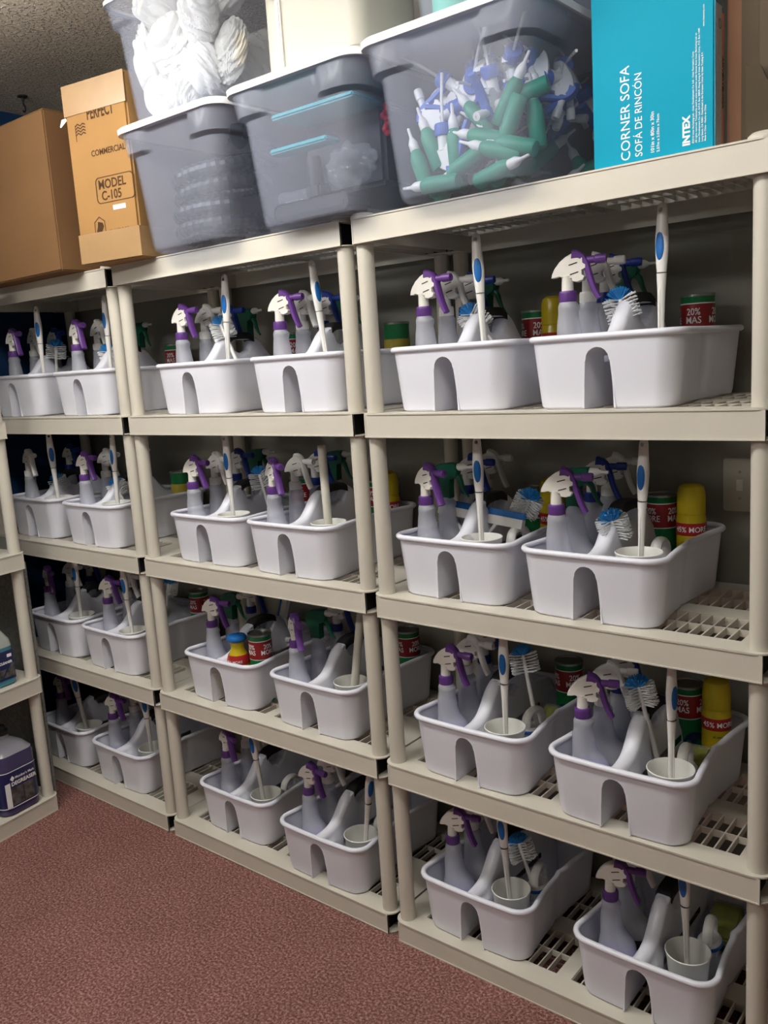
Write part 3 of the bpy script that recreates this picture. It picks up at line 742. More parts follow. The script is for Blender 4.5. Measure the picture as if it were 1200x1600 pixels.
MAKE = {'caddy': make_caddy, 'P': lambda: make_bottle('P'), 'L': lambda: make_bottle('L'), 'W': lambda: make_bottle('W'), 'Y': lambda: make_bottle('Y'), 'B': lambda: make_bottle('B'), 'G': lambda: make_bottle('G'),
        'tbrush': make_tbrush, 'dish': make_dish, 'can': make_can, 'can2': make_can2, 'ycan': make_ycan, 'squat': make_squat, 'scrub': make_scrub, 'sponge': make_sponges, 'squeegee': make_squeegee,
        'cup': lambda: obj('cup', CUP), 'stick': lambda: obj('mop_stick', STICK)}
PROTO = {}; USED = set()
INFO = {'caddy': ('caddy', 'white cleaning caddies'), 'P': ('spray bottle', 'purple trigger spray bottles'), 'L': ('spray bottle', 'purple trigger spray bottles'), 'W': ('spray bottle', 'white trigger spray bottles'), 'Y': ('spray bottle', 'white trigger spray bottles'),
        'B': ('spray bottle', 'navy trigger spray bottles'), 'G': ('spray bottle', 'green trigger spray bottles'), 'tbrush': ('brush', 'toilet brushes in cups'), 'dish': ('brush', 'blue and white dish brushes'), 'can': ('can', 'green cleanser cans'), 'can2': ('can', 'green cans with a yellow label'),
        'ycan': ('can', 'yellow polish cans'), 'squat': ('bottle', None), 'scrub': ('brush', 'white and blue scrub brushes'), 'sponge': ('sponge', 'wrapped sponge packs'), 'squeegee': ('squeegee', 'blue squeegees'), 'cup': ('cup', 'white cups in the caddies'), 'stick': ('stick', 'pale sticks in cups')}
def put(kind, loc, rot=(0, 0, 0), label=None):
    if kind not in PROTO:
        PROTO[kind] = MAKE[kind](); o = PROTO[kind]
    else:
        o = copy_tree(PROTO[kind])
    o.location = loc; o.rotation_mode = 'XYZ'; o.rotation_euler = rot
    cat, grp = INFO[kind]; tag(o, label, cat, grp); return o

# ------------------------------------------------------------------ caddies and their contents
RACK = {'R': 'right rack', 'M': 'middle rack', 'F': 'corner rack'}
LEV = {4: 'top open shelf', 3: 'second shelf down', 2: 'third shelf down', 1: 'bottom shelf'}
SIDE = {'L': 'left', 'R': 'right'}
POS = {('R', 1, 'L'): (.216, .040), ('R', 1, 'R'): (.653, .041), ('R', 2, 'L'): (.236, .026), ('R', 2, 'R'): (.617, .018), ('R', 3, 'L'): (.196, .048), ('R', 3, 'R'): (.552, .042), ('R', 4, 'L'): (.221, .040), ('R', 4, 'R'): (.588, .045),
       ('M', 4, 'L'): (-.680, .045), ('M', 4, 'R'): (-.262, .040), ('M', 3, 'L'): (-.687, .045), ('M', 3, 'R'): (-.336, .041), ('M', 2, 'L'): (-.697, .050), ('M', 2, 'R'): (-.303, .046), ('M', 1, 'L'): (-.700, .057), ('M', 1, 'R'): (-.293, .025),
       ('F', 4, 'L'): (-1.700, .06), ('F', 4, 'R'): (-1.275, .06), ('F', 3, 'L'): (-1.700, .063), ('F', 3, 'R'): (-1.306, .051), ('F', 2, 'L'): (-1.653, .061), ('F', 2, 'R'): (-1.287, .054), ('F', 1, 'L'): (-1.700, .062), ('F', 1, 'R'): (-1.316, .055)}
D2 = math.radians
# per caddy: list of (kind, u, v, yaw degrees, extra)
#   bottles rest on the tub floor; toilet brush: (u_top - u_bottom) lean; dish brush: head point and pointing direction
CON = {
 ('R', 4, 'L'): [('P', -.095, .078, 0), ('W', -.092, .165, 5), ('B', -.092, .250, 8), ('G', -.090, .338, -8), ('T', .070, .078, .055, 20), ('D', -.010, .165, .200, (-.6, -.1, .8)), ('can', .038, .368, 40), ('ycan', .098, .350, 10)],
 ('R', 4, 'R'): [('P', -.095, .078, 15), ('W', -.092, .165, 12), ('B', -.092, .250, 14), ('G', -.090, .338, 5), ('T', .100, .078, .108, -10), ('D', -.008, .150, .196, (-.25, -.1, .95)), ('can', .080, .345, 5)],
 ('R', 3, 'L'): [('P', -.095, .070, -18), ('G', -.095, .158, 5), ('B', -.092, .248, 5), ('W', -.092, .337, 5), ('T', .060, .072, .058, 15), ('D', .100, .215, .200, (.45, -.1, .8)), ('Q', 0, .190, .178), ('S', .092, .178, 0), ('ycan', .098, .350, 10), ('can', .030, .368, 100)],
 ('R', 3, 'R'): [('P', -.092, .066, 15), ('G', -.092, .152, 8), ('B', -.092, .240, 14), ('W', -.092, .330, 10), ('T', .090, .075, .105, -10), ('D', .012, .130, .180, (-.15, -.3, .94)), ('S', .092, .178, 5), ('can', .022, .368, 70), ('ycan', .100, .350, 0)],
 ('R', 2, 'L'): [('P', -.095, .080, 0), ('W', -.092, .166, 5), ('B', -.092, .252, 8), ('T', .080, .066, .085, 5), ('D', .060, .200, .258, (-.25, .1, .97)), ('S', .092, .172, 0), ('N', .085, .275, 0), ('can', .095, .366, -40)],
 ('R', 2, 'R'): [('P', -.098, .072, 18), ('W', -.092, .158, 16), ('B', -.092, .246, 14), ('T', .100, .070, .104, 70), ('D', .005, .145, .262, (-.2, -.1, .97)), ('N', .080, .240, 4), ('S', .094, .165, 10), ('can', .028, .366, 0), ('ycan', .100, .352, 10)],
 ('R', 1, 'L'): [('L', -.095, .085, 10), ('W', -.092, .172, 5), ('T', .078, .084, .052, 10), ('D', .060, .170, .200, (-.33, .05, .85)), ('S', .092, .190, 12)],
 ('R', 1, 'R'): [('L', -.094, .085, 12), ('Y', -.092, .172, 5), ('T', .080, .098, .070, -8), ('S', .088, .212, 10), ('N', .085, .330, 4)],
 ('M', 4, 'L'): [('P', -.095, .078, 0), ('W', -.092, .165, 5), ('B', -.092, .250, 5), ('G', -.090, .338, -5), ('T', .095, .078, .12, 10), ('D', .010, .150, .236, (-.45, 0, .9)), ('can', .095, .345, 60)],
 ('M', 4, 'R'): [('P', -.090, .078, 9), ('W', -.092, .165, -10), ('B', -.092, .250, 5), ('G', -.090, .338, 5), ('T', .080, .078, .038, 80), ('can2', .095, .345, 30)],
 ('M', 3, 'L'): [('P', -.092, .066, 0), ('W', -.092, .155, -5), ('B', -.092, .243, 5), ('G', -.092, .332, 8), ('T', .074, .074, .068, 5), ('D', .070, .200, .228, (-.28, .05, .8)), ('can', .090, .350, -60)],
 ('M', 3, 'R'): [('P', -.094, .074, -24), ('W', -.092, .160, 0), ('B', -.092, .246, 5), ('G', -.092, .333, 5), ('K', .100, .084, .094), ('ycan', .098, .350, 10), ('can', .030, .368, 200)],
 ('M', 2, 'L'): [('P', -.088, .085, 8), ('G', -.092, .170, 5), ('B', -.092, .256, 5), ('squat', .040, .072, 5), ('can', .105, .108, -5), ('Q', 0, 0, 0)],
 ('M', 2, 'R'): [('P', -.098, .076, -30), ('G', -.092, .163, 8), ('B', -.092, .250, 5), ('K', .100, .085, .165), ('N', .09, .25, 0), ('can', .098, .352, -10)],
 ('M', 1, 'L'): [('L', -.092, .090, -17), ('W', -.092, .176, 5), ('T', .100, .075, .045, 10), ('S', .094, .180, 12)],
 ('M', 1, 'R'): [('L', -.092, .085, -3), ('Y', -.092, .170, 5), ('T', .102, .088, .165, 70), ('S', .092, .192, 10)],
 ('F', 4, 'L'): [('P', -.090, .080, -5), ('W', -.092, .165, -8), ('B', -.092, .250, 0), ('T', .105, .078, .112, 30), ('D', .060, .165, .225, (.2, 0, .9)), ('S', .088, .25, 0)],
 ('F', 4, 'R'): [('P', -.090, .080, -10), ('W', -.092, .165, -5), ('G', -.090, .338, 0), ('T', .095, .078, .105, 0), ('D', -.005, .150, .190, (-.3, -.1, .9)), ('can', .100, .345, 20)],
 ('F', 3, 'L'): [('W', -.095, .080, -10), ('B', -.092, .250, 0), ('T', .108, .070, .092, 60), ('D', .005, .140, .178, (-.2, -.2, .9))],
 ('F', 3, 'R'): [('P', -.092, .078, 0), ('W', -.092, .165, 5), ('G', -.092, .335, -20), ('T', .080, .082, .098, 0), ('D', .012, .140, .178, (-.4, -.1, .9)), ('can2', .098, .345, -30)],
 ('F', 2, 'L'): [('P', -.100, .075, -15), ('W', -.092, .162, 5), ('B', -.092, .250, 5), ('T', .092, .085, .088, 10), ('N', .100, .230, 0)],
 ('F', 2, 'R'): [('P', -.080, .088, 8), ('W', -.088, .176, 5), ('T', .085, .068, .060, 10), ('D', .060, .250, .250, (.3, 0, .9)), ('can', .100, .352, 10)],
 ('F', 1, 'L'): [('P', -.092, .085, 0), ('T', .102, .080, .004, 60)],
 ('F', 1, 'R'): [('P', -.098, .080, 3), ('W', -.092, .167, 5), ('T', .105, .095, .085, 40)],
}
NAMES = {'P': 'spray bottle with purple trigger', 'L': 'spray bottle with purple trigger', 'W': 'spray bottle with white trigger', 'Y': 'spray bottle with white trigger', 'B': 'spray bottle with navy trigger', 'G': 'spray bottle with green trigger head',
         'can': 'green can with red band', 'can2': 'green can with yellow label', 'ycan': 'yellow polish can with red band', 'squat': 'squat yellow bottle with blue cap'}
LIFT = .0055
for key, (cx, cy) in POS.items():
    r_, l_, s_ = key; z0 = LZ(l_) + .0004 + (0.002 if r_ != 'R' else 0); y0 = cy - .025
    where = f'{SIDE[s_]} caddy, {RACK[r_]}, {LEV[l_]}'
    put('caddy', (cx, y0, z0), (0, 0, 0), f'white caddy on the {LEV[l_]} of the {RACK[r_]}, {SIDE[s_]} one')
    zf = z0 + LIFT
    for it in CON[key]:
        k = it[0]
        if k in NAMES:
            put(k, (cx + it[1], y0 + it[2], zf), (0, 0, D2(it[3])), f'{NAMES[k]}, {where}')
        elif k == 'T':
            cu, cv, tu, yaw = it[1:5]
            put('cup', (cx + cu, y0 + cv, zf), (0, 0, 0), f'round white cup holding a toilet brush, {where}')
            lean = math.atan2(tu - cu, BH)
            mt = Matrix.Rotation(lean, 4, 'Y') @ Matrix.Rotation(D2(yaw), 4, 'Z')
            sh = -.35 * (tu - cu) * .2
            put('tbrush', (cx + cu + sh, y0 + cv, zf + .004), mt.to_euler(), f'white toilet brush with blue grip, {where}')
        elif k == 'K':
            cu, cv, tu = it[1:4]
            put('cup', (cx + cu, y0 + cv, zf), (0, 0, 0), f'round white cup holding a pale stick, {where}')
            lean = math.atan2(tu - cu, .34)
            put('stick', (cx + cu - .3 * (tu - cu) * .5, y0 + cv, zf + .010), (0, lean, 0), f'pale thick stick standing in a cup, {where}')
        elif k == 'D':
            u, v, z, d = it[1:5]; d = Vector(d).normalized()
            xa = Vector((.88, .45, 0)); xa = (xa - d * xa.dot(d)).normalized(); ya = d.cross(xa)
            q = Matrix((xa, ya, d)).transposed()
            put('dish', (cx + u, y0 + v, z0 + z), q.to_euler(), f'dish brush with white and blue bristles, {where}')
        elif k == 'S':
            put('scrub', (cx + it[1], y0 + it[2], zf + .075), (D2(-12), 0, D2(it[3])), f'white scrub brush with blue trim, {where}')
        elif k == 'N':
            put('sponge', (cx + it[1], y0 + it[2], zf + .045), (D2(14), 0, D2(it[3])), f'yellow and green sponge pack, {where}')
        elif k == 'Q':
            if key == ('R', 3, 'L'):
                put('squeegee', (cx - .01, y0 + .168, z0 + .150), (D2(-12), D2(6), 0), f'squeegee with blue blade laid across the {where}')
            else:
                put('squeegee', (cx + .015, y0 + .300, z0 + .150), (D2(-6), D2(-69), 0), f'squeegee with blue blade standing in the {where}')

# ------------------------------------------------------------------ storage bins on the top level
Z5 = LZ(5) + .0006
BH_ = .315
def bin_ring(z, hx, hy, r, step, cy):
    P = rrect(hx, hy, r, 8); out = []; m = len(P); Q = []
    for i in range(m):
        a = P[i]; b = P[(i + 1) % m]; Q.append(a)
        L = math.hypot(b[0] - a[0], b[1] - a[1])
        if L > .05:
            kk = 14
            for j in range(1, kk): Q.append((a[0] + (b[0] - a[0]) * j / kk, a[1] + (b[1] - a[1]) * j / kk))
    for x, y in Q:
        s = step
        if step and abs(y) > hy - .02 and abs(x) < .085: s = 0.0
        elif step and abs(x) > hx - .02 and abs(y) < .12: s = 0.0
        n = math.hypot(x / hx, y / hy) or 1
        out.append((x + math.copysign(min(s, abs(x)), x) * (abs(x) / hx) ** 3, cy + y + math.copysign(min(s, abs(y)), y) * (abs(y) / hy) ** 3, z))
    return out
BHY = .262
def bin_mesh():
    bm = bmesh.new(); cy = BHY
    R = [(0.0, .150, -.035, 0), (.006, .158, -.027, 0), (.02, .162, -.023, 0), (BH_ - .068, .182, -.008, 0), (BH_ - .060, .183, -.007, .014), (BH_ - .012, .187, -.003, .016), (BH_ - .008, .205, .010, 0), (BH_, .207, .012, 0)]
    R2 = [(BH_, .200, .005, 0), (BH_ - .010, .184, -.005, .014), (BH_ - .058, .180, -.009, .014), (BH_ - .066, .179, -.010, 0), (.022, .159, -.026, 0), (.008, .154, -.030, 0), (.004, .148, -.036, 0)]
    loft(bm, [bin_ring(z, hx, cy + dy, .045, st, cy) for z, hx, dy, st in R + R2])
    return mesh_bm(bm, 'tub', 'bin')
BIN = bin_mesh()
bm = bmesh.new()
loft(bm, [[(x, y, z) for x, y in rrect(.212 + e, BHY + .017 + e, .05, 8, 0, BHY)] for z, e in [(BH_ - .006, 0), (BH_ - .007, .001), (BH_ + .006, .002), (BH_ + .010, -.002)]])
LID = mesh_bm(bm, 'lid', 'binrim')
bm = bmesh.new()   # open white rim band of an uncovered bin
def rim_ring(z, e): return [(x, y, z) for x, y in rrect(.208 + e, BHY + .013 + e, .048, 8, 0, BHY)]
loft(bm, [rim_ring(BH_ - .008, .001), rim_ring(BH_ + .001, .002), rim_ring(BH_ + .004, -.001), rim_ring(BH_ + .002, -.010), rim_ring(BH_ - .006, -.011)], False, False)
BRIM = mesh_bm(bm, 'rim', 'binrim')
def storage_bin(x, y, z, label, lid=True, rz=0.0):
    t = empty('storage_bin', (x, y, z), rz, label, 'storage bin', 'clear plastic storage bins')
    obj('tub', BIN, t)
    if lid: obj('lid', LID, t, 'white lid')
    else: obj('rim', BRIM, t)
    return t
BY = -.082
BXL, BXM, BXR = -.528, -.088, .330
storage_bin(BXL, BY, Z5, 'clear lidded bin of black hoses below the bin of white cloths')
storage_bin(BXM, BY, Z5, 'clear lidded bin with turquoise strips and dark parts, middle of the top')
storage_bin(BXR, BY, Z5, 'clear lidded bin packed with green squeeze bottles and blue triggers')
ZU = Z5 + BH_ + .0108
storage_bin(-.545, BY + .005, ZU, 'upper clear bin stuffed with white cloths', False)
storage_bin(.395, BY + .02, ZU, 'upper clear bin of pale green bottles at the picture top', False)

# hoses in the left bin
def hose(cx, cy, z, R, turns, pitch, r, phase, tilt, label):
    pts = []; n = int(turns * 70)
    for i in range(n + 1):
        a = phase + 2 * PI * turns * i / n; pts.append((R * math.cos(a), R * 1.05 * math.sin(a), pitch * turns * i / n))
    bm = bmesh.new(); P, T, N = frames(pts); rings = []
    # corrugated: two rings per ridge
    for i, p in enumerate(P):
        rr = r * (1.0 if i % 2 else .88); a = N[i]; b = T[i].cross(a)
        rings.append([p + a * rr * math.cos(2 * PI * k / 12) + b * rr * math.sin(2 * PI * k / 12) for k in range(12)])
    loft(bm, rings)
    o = obj('ribbed_hose', mesh_bm(bm, 'hose', 'hose', smooth=False)); o.location = (cx, cy, z); o.rotation_euler = (tilt[0], tilt[1], 0)
    tag(o, label, 'hose', 'black ribbed hoses'); return o
hose(BXL + .002, .088, Z5 + .030, .114, 1.6, .044, .0205, 2.0, (0, 0), 'black ribbed hose coiled at the bottom of the left bin')
hose(BXL + .004, .092, Z5 + .138, .112, 1.5, .044, .0205, 3.6, (.05, -.06), 'black ribbed hose coiled on top in the left bin')
# vacuum parts and clutter in the left bin
bm = bmesh.new(); bevbox(bm, -.05, .05, -.09, .09, .0, .060, .012); tube(bm, smoothpath([(0, -.05, .03), (0, -.11, .05), (.02, -.13, .09)], 6), .018, 12)
o = obj('vacuum_nozzle', mesh_bm(bm, 'n', 'dark')); o.location = (BXL + .02, .20, Z5 + .236); o.rotation_euler = (0, 0, .4)
o.scale = (1, 1, .9); tag(o, 'dark vacuum nozzle lying on the coiled hoses', 'vacuum part')
# dark parts in the middle bin
bm = bmesh.new(); bevbox(bm, -.125, .125, -.0, .30, 0, .17, .01); o = obj('dark_box', mesh_bm(bm, 'b', 'darkbox')); o.location = (BXM + .01, .08, Z5 + .078); tag(o, 'dark box inside the middle bin', 'box')
bm = bmesh.new(); bevbox(bm, -.13, .13, -.012, .25, -.006, .006, .004); o = obj('turquoise_board', mesh_bm(bm, 'b', 'teal')); o.location = (BXM + .005, -.010, Z5 + .258); tag(o, 'turquoise edged board lying on top in the middle bin', 'board', 'turquoise boards')
bm = bmesh.new(); bevbox(bm, -.10, .085, -.012, .040, -.006, .006, .004); o = obj('turquoise_board', mesh_bm(bm, 'b', 'teal')); o.location = (BXM - .030, -.018, Z5 + .180); tag(o, 'short turquoise strip halfway up the middle bin', 'board', 'turquoise boards')
bm = bmesh.new()
pl = rrect(.118, .020, .019, 8); loft(bm, [[(x, y, z) for x, y in pl] for z in (0, .003)])
loft(bm, [[(x * 1.0, y, z) for x, y in rrect(.118, .020, .019, 8)] for z in (.003, .006)], False, False)
bmesh.ops.transform(bm, matrix=Matrix.Rotation(PI / 2, 4, 'X'), verts=bm.verts)
bevbox(bm, -.112, .112, -.004, .09, -.018, .012, .01)
o = obj('vacuum_floor_head', mesh_bm(bm, 'b', 'dark')); o.location = (BXM, -.035, Z5 + .034); tag(o, 'long black vacuum floor head at the bottom of the middle bin', 'vacuum part')
bm = bmesh.new(); tube(bm, [(0, 0, 0), (0, 0, .03), (0, 0, .09)], [.018, .020, .016], 14); bevbox(bm, -.024, .024, -.018, .03, -.004, .03, .006)
o = obj('vacuum_elbow', mesh_bm(bm, 'b', 'dark')); o.location = (BXM - .01, .0, Z5 + .062); o.rotation_euler = (.05, 0, 0); tag(o, 'black upright hose connector in the middle bin', 'vacuum part')
bm = bmesh.new(); lathe(bm, [(.014, 0), (.016, .004), (.016, .075), (.018, .08), (.018, .095), (.010, .098)], 18)
o = obj('clear_tube', mesh_bm(bm, 'b', 'film')); o.location = (BXM - .115, -.015, Z5 + .070); o.rotation_euler = (0, PI / 2, .1); tag(o, 'clear tube lying low at the left of the middle bin', 'tube')
bm = bmesh.new(); bmesh.ops.create_icosphere(bm, subdivisions=4, radius=1)
for v in bm.verts:
    n = math.sin(v.co.x * 7 + v.co.z * 5) * math.sin(v.co.y * 6) * .22 + random.uniform(-.09, .09); v.co *= (1 + n)
bmesh.ops.transform(bm, matrix=Matrix.Diagonal((.058, .040, .044, 1)), verts=bm.verts)
o = obj('plastic_bag', mesh_bm(bm, 'b', 'film')); o.location = (BXM + .085, .018, Z5 + .118); tag(o, 'crinkled clear plastic bag at the right of the middle bin', 'bag')
bm = bmesh.new()
for k in range(9):
    b2 = bmesh.new(); bmesh.ops.create_icosphere(b2, subdivisions=2, radius=.008); bmesh.ops.transform(b2, matrix=Matrix.Translation((random.uniform(-.006, .006), random.uniform(-.004, .004), k * .0075)), verts=b2.verts); merge(bm, b2)
o = obj('red_netting', mesh_bm(bm, 'b', 'red')); o.location = (BXM + .148, .075, Z5 + .185); tag(o, 'small bunched red netting in the middle bin', 'netting')
# squeeze bottles and spare triggers in the right bin
def squeeze_proto():
    t = empty('squeeze_bottle', (0, 0, 0), 0)
    b = bmesh.new(); lathe(b, [(.014, -.056), (.0168, -.052), (.0172, .010), (.0165, .022), (.012, .034), (.009, .040)], 18); obj('bottle', mesh_bm(b, 'b', 'squeeze'), t)
    b = bmesh.new(); lathe(b, [(.0098, .036), (.0108, .038), (.0105, .054), (.0070, .062), (.0038, .068), (.0030, .088), (.0022, .089)], 14); obj('tip_cap', mesh_bm(b, 'c', 'white'), t, 'white tip cap')
    return t
SQZ = squeeze_proto(); first = [True]
def squeeze(p, d, label):
    o = SQZ if first[0] else copy_tree(SQZ); first[0] = False
    o.location = p; o.rotation_euler = Vector(d).normalized().to_track_quat('Z', 'Y').to_euler(); tag(o, label, 'bottle', 'green squeeze bottles in the right bin')
fr = [  # u, depth, z, direction of the tip (front layer, read by eye)
 (-.135, .018, .070, (-.3, 0, .9)), (-.112, .030, .112, (-.35, 0, .9)), (-.085, .004, .026, (-1, 0, .05)), (-.020, .012, .054, (-.9, -.1, -.45)), (.030, .020, .100, (-.95, 0, .3)), (.000, .045, .150, (-.7, 0, .8)),
 (-.050, .030, .096, (-.05, 0, 1)), (.065, .010, .066, (-.9, -.1, .35)), (.062, .010, .026, (.9, -.2, .15)), (.092, .020, .112, (-.4, 0, -.8)), (.088, .030, .165, (.5, 0, .8)), (.098, .014, .072, (-.9, 0, .3)),
 (.104, .050, .170, (-.9, -.2, -.2)), (.128, .060, .120, (-.1, 0, .9)), (-.010, .080, .205, (.3, 0, .9)), (-.08, .06, .030, (.9, .2, .1)), (.02, .06, .020, (-.6, .6, .1))]
TXT = ['at the left edge', 'leaning by the left edge', 'lying at the lower left', 'pointing down left near the bottom', 'lying mid height pointing left', 'tilted up left in the middle', 'standing left of centre', 'near the bottom pointing left', 'on the bottom pointing right', 'tip down on the right', 'tip up on the right', 'low on the right pointing left', 'high on the right pointing left', 'standing by the right corner', 'highest, tip up', 'behind at the lower left', 'behind at the bottom']
for (u, v, z, d), tx in zip(fr, TXT):
    squeeze((BXR + u * .98, BY + .075 + v, Z5 + z + .008), d, 'green squeeze bottle ' + tx + ' of the right bin')
rr = random.Random(5)
for k in range(16):
    u = rr.uniform(-.12, .12); v = rr.uniform(.16, .40); z = rr.uniform(.03, .12)
    squeeze((BXR + u, BY + v, Z5 + z), (rr.uniform(-1, 1), rr.uniform(-1, 1), rr.uniform(-.5, .8)), 'green squeeze bottle farther back in the right bin')
# spare trigger: white shroud, blue lever, dip tube
def spare_proto():
    t = empty('trigger_sprayer', (0, 0, 0), 0)
    off = Matrix.Translation((0, 0, -.26))
    def tr(part, m):
        b = HB[part].copy(); bmesh.ops.transform(b, matrix=off, verts=b.verts); return mesh_bm(b, part, m)
    h = obj('trigger_head', tr('shroud', 'white'), t); obj('collar', tr('collar', 'bin_blue'), t, 'blue collar'); obj('trigger', tr('trigger', 'bin_blue'), h, 'blue trigger'); obj('nozzle', tr('nozzle', 'white'), h)
    b = bmesh.new(); tube(b, [(0, 0, -.05), (0, 0, -.10), (.004, 0, -.15)], .0032, 8); obj('dip_tube', mesh_bm(b, 'd', 'white'), t)
    return t
SPR = spare_proto(); first2 = [True]
def spare(p, e, label, grp='spare spray triggers in the right bin'):
    o = SPR if first2[0] else copy_tree(SPR); first2[0] = False
    o.location = p; o.rotation_euler = e; tag(o, label, 'spray trigger', grp)
sp = [(-.085, .020, .095, (PI, 0, 0)), (-.100, .040, .165, (.2, -1.9, 0)), (-.060, .050, .215, (0, 2.2, .3)), (-.105, .060, .200, (0, 1.0, 2.8)), (-.020, .060, .215, (.3, 2.9, 0)), (.020, .040, .215, (0, .2, 1.6)),
      (.045, .035, .185, (0, 2.8, 1.5)), (.080, .055, .225, (0, .1, 1.7)), (-.045, .080, .165, (.5, 1.6, .2)), (.110, .090, .235, (0, 2.4, .4)), (.060, .080, .250, (0, 1.2, 0)), (-.020, .110, .255, (.3, 1.4, 3.0)), (.130, .140, .215, (.4, 2.0, 1.0)), (.10, .20, .20, (1, 2.0, 1.0)), (-.06, .17, .20, (1, .4, 2.0)), (.02, .20, .23, (2, 2.0, 1.0)), (-.1, .25, .18, (1, 1.2, .5)), (.06, .28, .2, (.4, 1, 1)), (.12, .33, .19, (.4, 2.4, 2)), (-.02, .33, .2, (.9, .4, 1))]
TX2 = ['upside down at the lower left', 'on its side at the left', 'pointing down at upper left', 'by the left edge', 'hanging nozzle down, centre', 'seen end on, centre', 'end on, right of centre', 'upright on the right', 'half hidden behind', 'high on the right', 'near the top', 'near the top left', 'by the right corner', 'farther back', 'farther back', 'farther back', 'farther back', 'farther back', 'farther back', 'farther back']
for (u, v, z, e), tx in zip(sp, TX2):
    spare((BXR + u * .92, BY + .085 + v, Z5 + z + .012), e, 'blue and white spray trigger ' + tx + ' in the right bin')
for k in range(16):
    u = rr.uniform(-.15, .15); v = rr.uniform(.01, .30); z = rr.uniform(.19, .255)
    spare((BXR + u * .9, BY + .085 + v, Z5 + z), (rr.uniform(-1, 1), rr.uniform(0, 3), rr.uniform(0, 6)), 'blue and white spray trigger in the loose top layer of the right bin')
# pale green bottles in the upper right bin
bm = bmesh.new(); lathe(bm, [(.030, 0), (.036, .004), (.037, .10), (.034, .125), (.018, .145), (.016, .150)], 24); UB = mesh_bm(bm, 'b', mat('pale green bottle', (0.10, 0.55, 0.38), .4, .4))
bm = bmesh.new(); lathe(bm, [(.018, .148), (.018, .168), (.006, .172)], 20); UC = mesh_bm(bm, 'c', 'white')
for k, (u, v, r) in enumerate([(-.10, .07, .3), (-.02, .065, -.2), (.065, .07, .15), (-.06, .17, 0), (.03, .17, .1)]):
    t = empty('squeeze_bottle', (.395 + u, BY + .02 + v, ZU + .005), r, ['pale green bottle at the left of the upper right bin', 'second pale green bottle in the upper right bin', 'third pale green bottle in the upper right bin', 'pale green bottle behind at left in the upper right bin', 'pale green bottle behind at right in the upper right bin'][k], 'bottle', 'pale green bottles in the upper bin')
    obj('bottle', UB, t); obj('cap', UC, t, 'white cap')
# cloths in the upper left bin
def rag(k, p, s, rz):
    rn = random.Random(100 + k); b = bmesh.new(); bmesh.ops.create_icosphere(b, subdivisions=5, radius=1.0)
    f = [(rn.uniform(2, 6), rn.uniform(2, 6), rn.uniform(2, 6), rn.uniform(0, 6)) for _ in range(3)] + [(rn.uniform(6, 12), rn.uniform(4, 9), rn.uniform(6, 12), rn.uniform(0, 6)) for _ in range(2)]
    for v in b.verts:
        c = v.co.copy(); d = 0
        for a, bb, g, ph in f: d += abs(math.sin(a * c.x + bb * c.y + g * c.z + ph)) ** .6
        v.co = c * (.52 + .10 * d)
    bmesh.ops.transform(b, matrix=Matrix.Diagonal((*s, 1)), verts=b.verts)
    o = obj('cleaning_cloth', mesh_bm(b, 'rag', 'rag')); o.location = p; o.rotation_euler = (rn.uniform(-.3, .3), rn.uniform(-.3, .3), rz)
    return o
RX_ = -.545
RAG = [(-.115, .085, .19, .062, .048, .10, 'hanging fold at the left'), (-.085, .09, .075, .062, .05, .065, 'lying low at the left'), (.0, .085, .070, .065, .05, .06, 'lying at the bottom centre'), (-.015, .085, .19, .075, .052, .085, 'bunched in the centre'), (.085, .085, .235, .075, .052, .085, 'hanging at the upper right'), (.075, .09, .115, .060, .05, .07, 'crumpled low at the right'), (-.06, .10, .29, .10, .06, .06, 'on top at the left'), (.075, .16, .30, .10, .07, .05, 'on top at the back'), (.135, .14, .15, .045, .05, .09, 'at the right wall'), (-.02, .20, .17, .13, .06, .13, 'behind the front ones'), (.02, .34, .15, .13, .09, .13, 'at the back of the bin')]
for k, (u, v, z, a, b_, c, tx) in enumerate(RAG):
    o = rag(k, (RX_ + u, BY + v, ZU + z), (a, b_, c), k * 1.3); tag(o, 'crumpled white cloth ' + tx + ' of the upper bin', 'cloth', 'white cloths in the upper bin')
# big natural plastic jug on the middle lid
t = empty('plastic_jug', (-.030, .045, ZU), 0, 'large translucent white jug with a round cap on the middle bin lid', 'jug')
bm = bmesh.new()
loft(bm, [[(x, y, z) for x, y in rrect(hx, hy, r, 8)] for z, hx, hy, r in [(0, .135, .10, .03), (.01, .145, .11, .035), (.20, .145, .11, .035), (.235, .135, .10, .04), (.262, .09, .07, .04), (.275, .03, .03, .028)]]); obj('jug_body', mesh_bm(bm, 'j', 'jug'), t)
bm = bmesh.new(); lathe(bm, [(.028, .272), (.030, .276), (.030, .300), (.026, .304), (.001, .304)], 28); o = obj('jug_cap', mesh_bm(bm, 'j', 'cream'), t); o.location = (0, 0, 0)
bm = bmesh.new(); lathe(bm, [(.030, 0), (.031, .003), (.031, .020), (.028, .024), (.001, .024)], 28); lathe(bm, [(.012, -.020), (.012, .001)], 16)
bmesh.ops.transform(bm, matrix=Matrix.Translation((-.085, -.112, .182)) @ Matrix.Rotation(math.radians(68), 4, 'X'), verts=bm.verts)
obj('spigot', mesh_bm(bm, 'sp', 'cream'), t)
bm = bmesh.new(); bevbox(bm, -.092, -.078, -.118, -.108, .0, .155, .003); obj('level_strip', mesh_bm(bm, 'st', 'white'), t, 'bright white level strip')

